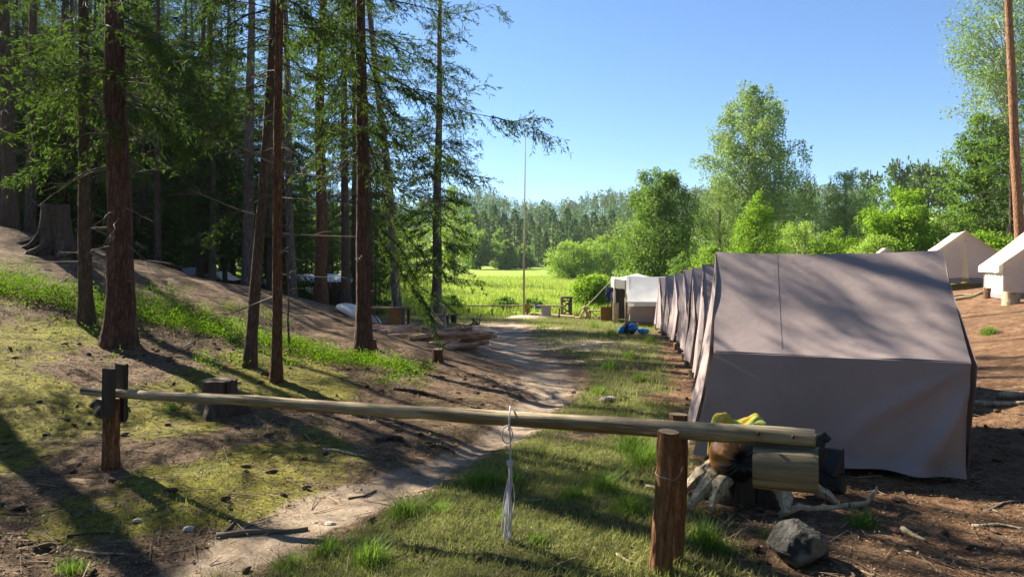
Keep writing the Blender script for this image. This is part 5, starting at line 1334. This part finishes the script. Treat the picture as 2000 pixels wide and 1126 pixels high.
# upturned white boat on the bank behind the dark trunk
a, b = at(662, 592, 15.5), at(748, 640, 14.6); c = (a + b) / 2; L = (b - a).length / 2 * 1.02
e = empty('upturned_boat', c, 0, 'upturned white boat lying tilted on the bank behind the dark trunk', 'boat')
M['boat'] = simple('boat', (.60, .57, .50), .5, .12, 3, .1, .4)
d = (b - a).normalized(); yv = Vector((0, 1, 0)); yv = (yv - d * yv.dot(d)).normalized(); zv = d.cross(yv)
if zv.z < 0: zv = -zv
mb = MB()
def hull(u, v):
    s = 2 * u - 1; w = .30 * max(.02, (1 - abs(s) ** 2.6)) ** .7; a = math.pi * v
    return d * (L * s) + yv * (-w * math.cos(a)) + zv * (.23 * (math.sin(a) ** .7) * max(.1, 1 - abs(s) ** 3) - .08)
mb.grid(hull, 30, 14); hu = mb.build('hull', M['boat'], e, solid=.012)
for sg in (0, 1):
    mb = MB(); mb.tube([hull(i / 20, sg) for i in range(21)], .016, 6); mb.build('gunwale', M['stand'], hu)
mb = MB(); mb.tube([hull(i / 20, .5) + zv * .012 for i in range(21)], .014, 6); mb.build('keel', M['stand'], hu)
# low work table
p = gpt(748, 640); e = empty('work_table', p + Vector((0, .6, 0)), R(-10), 'low brown work table behind the firewood heap', 'table')
for i in range(4): MB().box((-.5, -.24 + i * .12, .36), (.5, -.125 + i * .12, .39)).build('board', M['plank'], e, False)
for sx in (-.4, .4):
    for sy in (-.18, .18): MB().box((sx - .03, sy - .03, -.1), (sx + .03, sy + .03, .358)).build('leg', M['log'], e, False)
MB().box((.1, -.27, .02), (.36, -.245, .355)).build('side_panel', M['crate'], e, False)

# ---------------------------------------------------------------- sticks and roots on the ground
def stick(pts_px, r, m, label, cat='stick', name='fallen_stick', lift=.5):
    P = [gpt(*q) for q in pts_px]; c = P[0].copy(); mb = MB(); out = []; rr = []
    for s in range(len(P) - 1):
        for k in range(3): out.append(P[s].lerp(P[s + 1], k / 3) - c + Vector((0, 0, r * lift)) + mn.noise_vector(Vector((s + k * .4, c.x, c.y))) * r * .5); rr.append(r)
    out.append(P[-1] - c + Vector((0, 0, r * lift))); rr.append(r)
    rr = [r * (1 - .6 * i / len(rr)) for i in range(len(rr))]
    mb.tube(out, rr, 8, True, 0, .3, c.x); o = mb.build(name, M[m], None); o.location = c; tag(o, label, cat)
stick([(420, 1050), (480, 1045), (540, 1042), (602, 1036)], .022, 'deadtwig', 'thick broken branch lying on the sandy path')
stick([(430, 1046), (450, 1030), (462, 1016)], .010, 'deadtwig', 'twig angling up beside the broken branch on the path')
stick([(146, 1076), (190, 1084), (250, 1086)], .011, 'stump_grey', 'pale thin stick on the dark moss at lower left')
stick([(130, 1050), (180, 1046), (215, 1044)], .010, 'twig', 'dark twig at lower left above the pale stick')
stick([(630, 880), (660, 882), (690, 890), (712, 892)], .016, 'stump_grey', 'pale bent stick on the slope below the barrier pole')
stick([(735, 865), (760, 858), (785, 862), (795, 872)], .026, 'bark_spruce', 'dark forked root lump on the slope below the barrier pole', 'root', 'exposed_root')
stick([(832, 876), (850, 872), (875, 878), (888, 886)], .018, 'bark_spruce', 'dark arched root on the slope beside the sandy gully', 'root', 'exposed_root')
stick([(680, 976), (710, 970), (735, 960)], .010, 'twig', 'dark twig on the pale sand of the path')
stick([(1012, 945), (1028, 925), (1034, 906)], .009, 'stump_grey', 'thin pale stick in the grass right of the rope')
stick([(1020, 978), (1045, 980), (1064, 976)], .012, 'stump_grey', 'short pale stick in the grass below right of the rope')
stick([(1090, 1108), (1120, 1095), (1140, 1086)], .011, 'stump_grey', 'pale stick in the grass near the bottom of the picture')
stick([(1205, 1085), (1225, 1098), (1245, 1103)], .011, 'stump_grey', 'pale stick left of the foot of the stout posts')
stick([(1880, 788), (1930, 792), (2010, 790)], .04, 'stump_grey', 'thick pale root beside the right end of the near tent', 'root', 'exposed_root')
stick([(1955, 778), (1985, 776), (2020, 778)], .05, 'stump_grey', 'grey log behind the thick pale root', 'log', 'fallen_log')
stick([(1855, 588), (1885, 584), (1905, 578), (1925, 570)], .05, 'stump_grey', 'curved pale root on the ground before the peaked cream tent', 'root', 'exposed_root')
stick([(1858, 580), (1880, 576), (1900, 576)], .03, 'stump_grey', 'straight pale stick above the curved root by the cream tent')
stick([(1760, 1035), (1785, 1050), (1812, 1062)], .02, 'stump_grey', 'short pale root on the brown ground right of the boulder', 'root', 'exposed_root')
stick([(1900, 1030), (1950, 1026), (2005, 1036)], .014, 'stump_grey', 'thin pale root at the right edge low in the picture', 'root', 'exposed_root')
stick([(1700, 905), (1760, 898), (1800, 905)], .008, 'deadtwig', 'faint twig in front of the near tent hem')
stick([(1930, 1000), (1960, 985), (2005, 978)], .012, 'deadtwig', 'brown root beside the right edge of the picture', 'root', 'exposed_root')
stick([(1240, 748), (1262, 744), (1282, 748)], .03, 'twig', 'dark branch piece on the grass before the mauve tents')
stick([(860, 700), (900, 708), (960, 720)], .016, 'twig', 'long dark stick on the slope beside the small cut stump')
stick([(770, 760), (830, 770), (905, 790), (940, 800)], .028, 'bark_spruce', 'long dark root running down the slope behind the barrier pole', 'root', 'exposed_root')
stick([(340, 690), (380, 668), (420, 655)], .014, 'deadtwig', 'thin dry branch among the bilberry leaves')
stick([(100, 560), (130, 545), (148, 515)], .012, 'stump_grey', 'thin curved pale branch lying on the bank below the root stump')

# ---------------------------------------------------------------- undergrowth, grass, litter: what nobody could count
def scatter_stuff(name, V, F, T, m, label, cat):
    o = link(bpy.data.objects.new(name, npmesh(name, V, F, m, T))); tag(o, label, cat, kind='stuff'); return o
rg = np.random.default_rng(33)
def sample(n, x0, x1, y0, y1, fn, pw=1.0):
    X = rg.uniform(x0, x1, n); Yy = y0 + (y1 - y0) * rg.random(n) ** pw
    k = rg.random(n) < fn(X, Yy); return X[k], Yy[k]
def proj(x, y):
    z = G(x, y); return 1000 + FPX * x / y, HZ - FPX * (z - EYE) / y
# bilberry carpet
BLINE = [(-40, 560), (60, 575), (130, 590), (200, 600), (290, 610), (380, 630), (450, 652), (540, 672), (620, 690), (690, 712), (760, 722)]
bw = [(gp(a, b)[0], gp(a, b)[1]) for a, b in BLINE]
bx = np.array([q[0] for q in bw]); by = np.array([q[1] for q in bw])
def bil(x, y):
    o = np.argsort(bx); yc = np.interp(x, bx[o], by[o]); hwid = np.interp(x, [-12, -7, -4, -2, -1], [.35, .45, .48, .4, .12])
    d = np.abs(y - yc) / hwid
    inside = sst(1.15, .7, d + .9 * (fbm(x * 1.1, y * 1.1, 3, 77) - .5)) * (x < -1.2) * (x > bx.min() - 3)
    spots = .6 * sst(.64, .74, fbm(x * .8, y * .8, 3, 78)) * sst(-.5, -1.5, x) * .5 * (y > 6) * (y < 13)
    return np.clip(inside + spots, 0, 1)
X, Yy = sample(70000, -14, -.8, 5.5, 17, bil)
hgt = .06 + .20 * rg.random(len(X)) ** .8 * (.5 + fbm(X * 1.5, Yy * 1.5, 2, 79))
ST = np.stack([X, Yy, G(X, Yy)], 1)
n = len(X); k = 9; i = np.repeat(np.arange(n), k)
P = ST[i] + rg.normal(size=(n * k, 3)) * np.array([.055, .055, 0]); P[:, 2] += hgt[i] * (.25 + .75 * rg.random(n * k))
V, F = diamonds(P, rg.normal(size=(n * k, 3)) * .7 + np.array([0, 0, .45]), .031 * (.6 + .8 * rg.random(n * k)), .017, rg, np.array([0, 0, 1.0]) + rg.normal(size=(n * k, 3)) * .5)
if len(F) > 260000: V, F = V[:260000 * 4], F[:260000]
scatter_stuff('bilberry_undergrowth', V, F, np.repeat(np.clip(rg.random(len(F)) * .6 + .35 * fbm(P[:len(F), 0] * 2, P[:len(F), 1] * 2, 2, 5), 0, 1), 4), M['leaf_bilberry'], 'low bright green bilberry undergrowth spread along the bank', 'undergrowth')
# grass blades
def blades(X, Yy, h, w, lean=.5, bunch=0):
    n = len(X); B = np.stack([X, Yy, G(X, Yy) - .01], 1); a = rg.random(n) * 2 * math.pi
    d = np.stack([np.cos(a), np.sin(a), np.zeros(n)], 1); s = np.stack([-np.sin(a), np.cos(a), np.zeros(n)], 1)
    l = (lean * (.3 + rg.random(n)))[:, None] * h[:, None]; w = w[:, None] if hasattr(w, '__len__') else w
    mid = B + d * l * .3 + np.array([0, 0, 1]) * h[:, None] * .55; tip = B + d * l + np.array([0, 0, 1]) * h[:, None]
    V = np.stack([B - s * w, B + s * w, mid + s * w * .75, tip, mid - s * w * .75], 1).reshape(-1, 3)
    b = (np.arange(n) * 5)[:, None]; F = np.concatenate([b + np.array([[0, 1, 2, 4]]), b + np.array([[4, 2, 3, 3]])])
    F1 = b + np.array([[0, 1, 2, 4]]); F2 = b + np.array([[4, 2, 3]])
    Ft = np.concatenate([F1[:, [0, 1, 2]], F1[:, [0, 2, 3]], F2]); return V, Ft
def dens_n(x, y): return np.clip(grass_mask(x, y), 0, 1)
X, Yy = sample(130000, -2.5, 2.2, 3.0, 8.5, dens_n, 1.3)
h = .025 + .055 * rg.random(len(X)) ** 1.5 * (.5 + fbm(X * 2, Yy * 2, 3, 88)); V, F = blades(X, Yy, h, .0016 + .0012 * rg.random(len(X)), .9)
scatter_stuff('grass', V, F, np.repeat(np.clip(rg.random(len(X)) * .7 + .45 * fbm(X, Yy, 2, 8), 0, 1), 5), M['grass'], 'short patchy grass between the path and the tents', 'grass')
X, Yy = sample(95000, -7, 8, 8.5, 34, dens_n, 1.2)
h = .05 + .10 * rg.random(len(X)) ** 1.5; V, F = blades(X, Yy, h, .003 + .003 * rg.random(len(X)), .7)
scatter_stuff('grass', V, F, np.repeat(np.clip(rg.random(len(X)) * .8 + .2, 0, 1), 5), M['grass'], 'short grass of the camp ground farther back', 'grass')
# distinct tufts
TUFT = [(1378, 1062, .19, 420), (1684, 1028, .15, 260), (1420, 1085, .10, 160), (940, 950, .22, 500), (1000, 945, .18, 300), (790, 1005, .20, 380), (720, 1095, .18, 360), (640, 1080, .16, 220), (1235, 880, .26, 500), (1260, 905, .28, 500), (1180, 960, .22, 400), (1230, 1000, .2, 350),
        (1120, 975, .16, 260), (860, 1000, .13, 200), (1195, 655, .35, 300), (1190, 720, .28, 300), (1230, 700, .26, 260), (1250, 745, .22, 200), (1170, 770, .2, 240), (1270, 670, .3, 300), (1160, 640, .35, 240), (1930, 652, .22, 260), (140, 1120, .14, 160), (560, 1110, .15, 180), (1050, 1060, .1, 220), (980, 1010, .1, 220), (1500, 1050, .1, 100), (335, 800, .14, 160), (1130, 620, .35, 260), (1060, 640, .3, 150)]
Xs, Ys, Hs, Ws = [], [], [], []
for px, py, h, n in TUFT:
    p = gpt(px, py); r = h * .75; X = p.x + rg.normal(size=n) * r * .42; Yy = p.y + rg.normal(size=n) * r * .42
    Xs.append(X); Ys.append(Yy); Hs.append(h * (.35 + .65 * rg.random(n)) * np.exp(-((X - p.x) ** 2 + (Yy - p.y) ** 2) / r ** 2)); Ws.append(np.full(n, .0022 if p.y < 7 else .004))
X, Yy, h, w = map(np.concatenate, (Xs, Ys, Hs, Ws)); V, F = blades(X, Yy, h, w, .95)
scatter_stuff('grass_tufts', V, F, np.repeat(rg.random(len(X)), 5), M['grass_tuft'], 'long green grass tufts dotted over the camp ground', 'grass')
# meadow
def mdens(x, y): return (np.abs(x / y) < .8) * sst(31.5, 34, y)
X, Yy = sample(140000, -45, 60, 32, 95, lambda x, y: mdens(x, y) * (x / y > -.42) * (x / y < .62), 1.7)
h = (.18 + .30 * rg.random(len(X))) * (.55 + .8 * fbm(X * .25, Yy * .25, 3, 90)); V, F = blades(X, Yy, h, .013 + .012 * rg.random(len(X)), .55)
mt = np.clip(.15 + .3 * rg.random(len(X)) + .75 * (fbm(X * .12, Yy * .2, 3, 91) - .3) + .25 * sst(38, 60, Yy), 0, 1)
scatter_stuff('meadow_grass', V, F, np.repeat(mt, 5), M['grass_meadow'], 'tall sunlit grass of the open meadow', 'grass')
# needle and leaf litter, twigs and cones
def lit_d(x, y):
    q, _ = path_d(x, y); return (np.abs(x / y) < .82) * (.35 + .65 * (1 - grass_mask(x, y))) * np.where(q < .8, .15, 1)
X, Yy = sample(130000, -8, 6, 3.0, 11, lit_d, 1.5); n = len(X)
P = np.stack([X, Yy, G(X, Yy) + .004 + .012 * rg.random(n)], 1); D = rg.normal(size=(n, 3)) * np.array([1, 1, .18])
V, F = diamonds(P, D, .014 + .034 * rg.random(n) ** 2.5, .004 + .013 * rg.random(n) ** 3, rg, np.array([0, 0, 1.0]) + rg.normal(size=(n, 3)) * .3)
M['litter'] = leafmat('litter', (.05, .03, .018), (.40, .30, .20), .1, .8)
scatter_stuff('leaf_litter', V, F, np.repeat(rg.random(n) ** 1.6, 4), M['litter'], 'dry leaves, bark chips and needles strewn over the forest floor', 'litter')
X, Yy = sample(9000, -9, 6, 3.0, 14, lit_d, 1.4); n = len(X)
P = np.stack([X, Yy, G(X, Yy) + .006], 1); a = rg.random(n) * 6.28; L = .05 + .28 * rg.random(n) ** 2.5; Q = P + np.stack([np.cos(a) * L, np.sin(a) * L, np.zeros(n)], 1); Q[:, 2] = G(Q[:, 0], Q[:, 1]) + .008 + .02 * rg.random(n)
V, F = strips(P, Q, .0018 + .004 * rg.random(n) ** 2, rg); scatter_stuff('twig_litter', V, F, np.repeat(rg.random(n), 6), M['litter'], 'thin dry twigs strewn over the forest floor', 'litter')
# cones
Vc, Fc, Tc, o_ = [], [], [], 0
X, Yy = sample(420, -7, 6, 3.1, 11, lit_d, 1.4)
for x, y in zip(X, Yy):
    a = rg.random() * 6.28; r = .014 + .008 * rg.random(); L = .03 + .02 * rg.random(); z = gz(x, y) + r * .7; d = np.array([math.cos(a), math.sin(a), 0]); s = np.array([-math.sin(a), math.cos(a), 0]); u = np.array([0, 0, 1.0])
    ring = []
    for t_, k_ in ((-1, .3), (-.5, 1), (.2, .9), (1, .25)):
        for j in range(6): ring.append(np.array([x, y, z]) + d * L * t_ + (s * math.cos(j * 1.047) + u * math.sin(j * 1.047)) * r * k_)
    Vc.append(np.array(ring)); Fc.append(np.array([[i * 6 + j, i * 6 + (j + 1) % 6, (i + 1) * 6 + (j + 1) % 6, (i + 1) * 6 + j] for i in range(3) for j in range(6)]) + o_); Tc.append(np.full(24, rg.random() * .25)); o_ += 24
scatter_stuff('cone_litter', np.concatenate(Vc), np.concatenate(Fc), np.concatenate(Tc), M['litter'], 'small brown cones scattered on the forest floor', 'cones')

# ---------------------------------------------------------------- haze: one even volume over the whole valley
mb = MB(); mb.box((-600, -70, -3.0), (600, 740, 75))
t = NT('haze'); t.t.nodes.remove(t.b)
pv = t.n('ShaderNodeVolumePrincipled'); pv.inputs['Color'].default_value = (.82, .9, 1, 1); pv.inputs['Density'].default_value = .00018; pv.inputs['Anisotropy'].default_value = .2
t.t.links.new(pv.outputs[0], t.out.inputs['Volume'])
tag(mb.build('haze', t.m, None, False), 'thin pale summer haze over the valley', 'haze', kind='stuff')
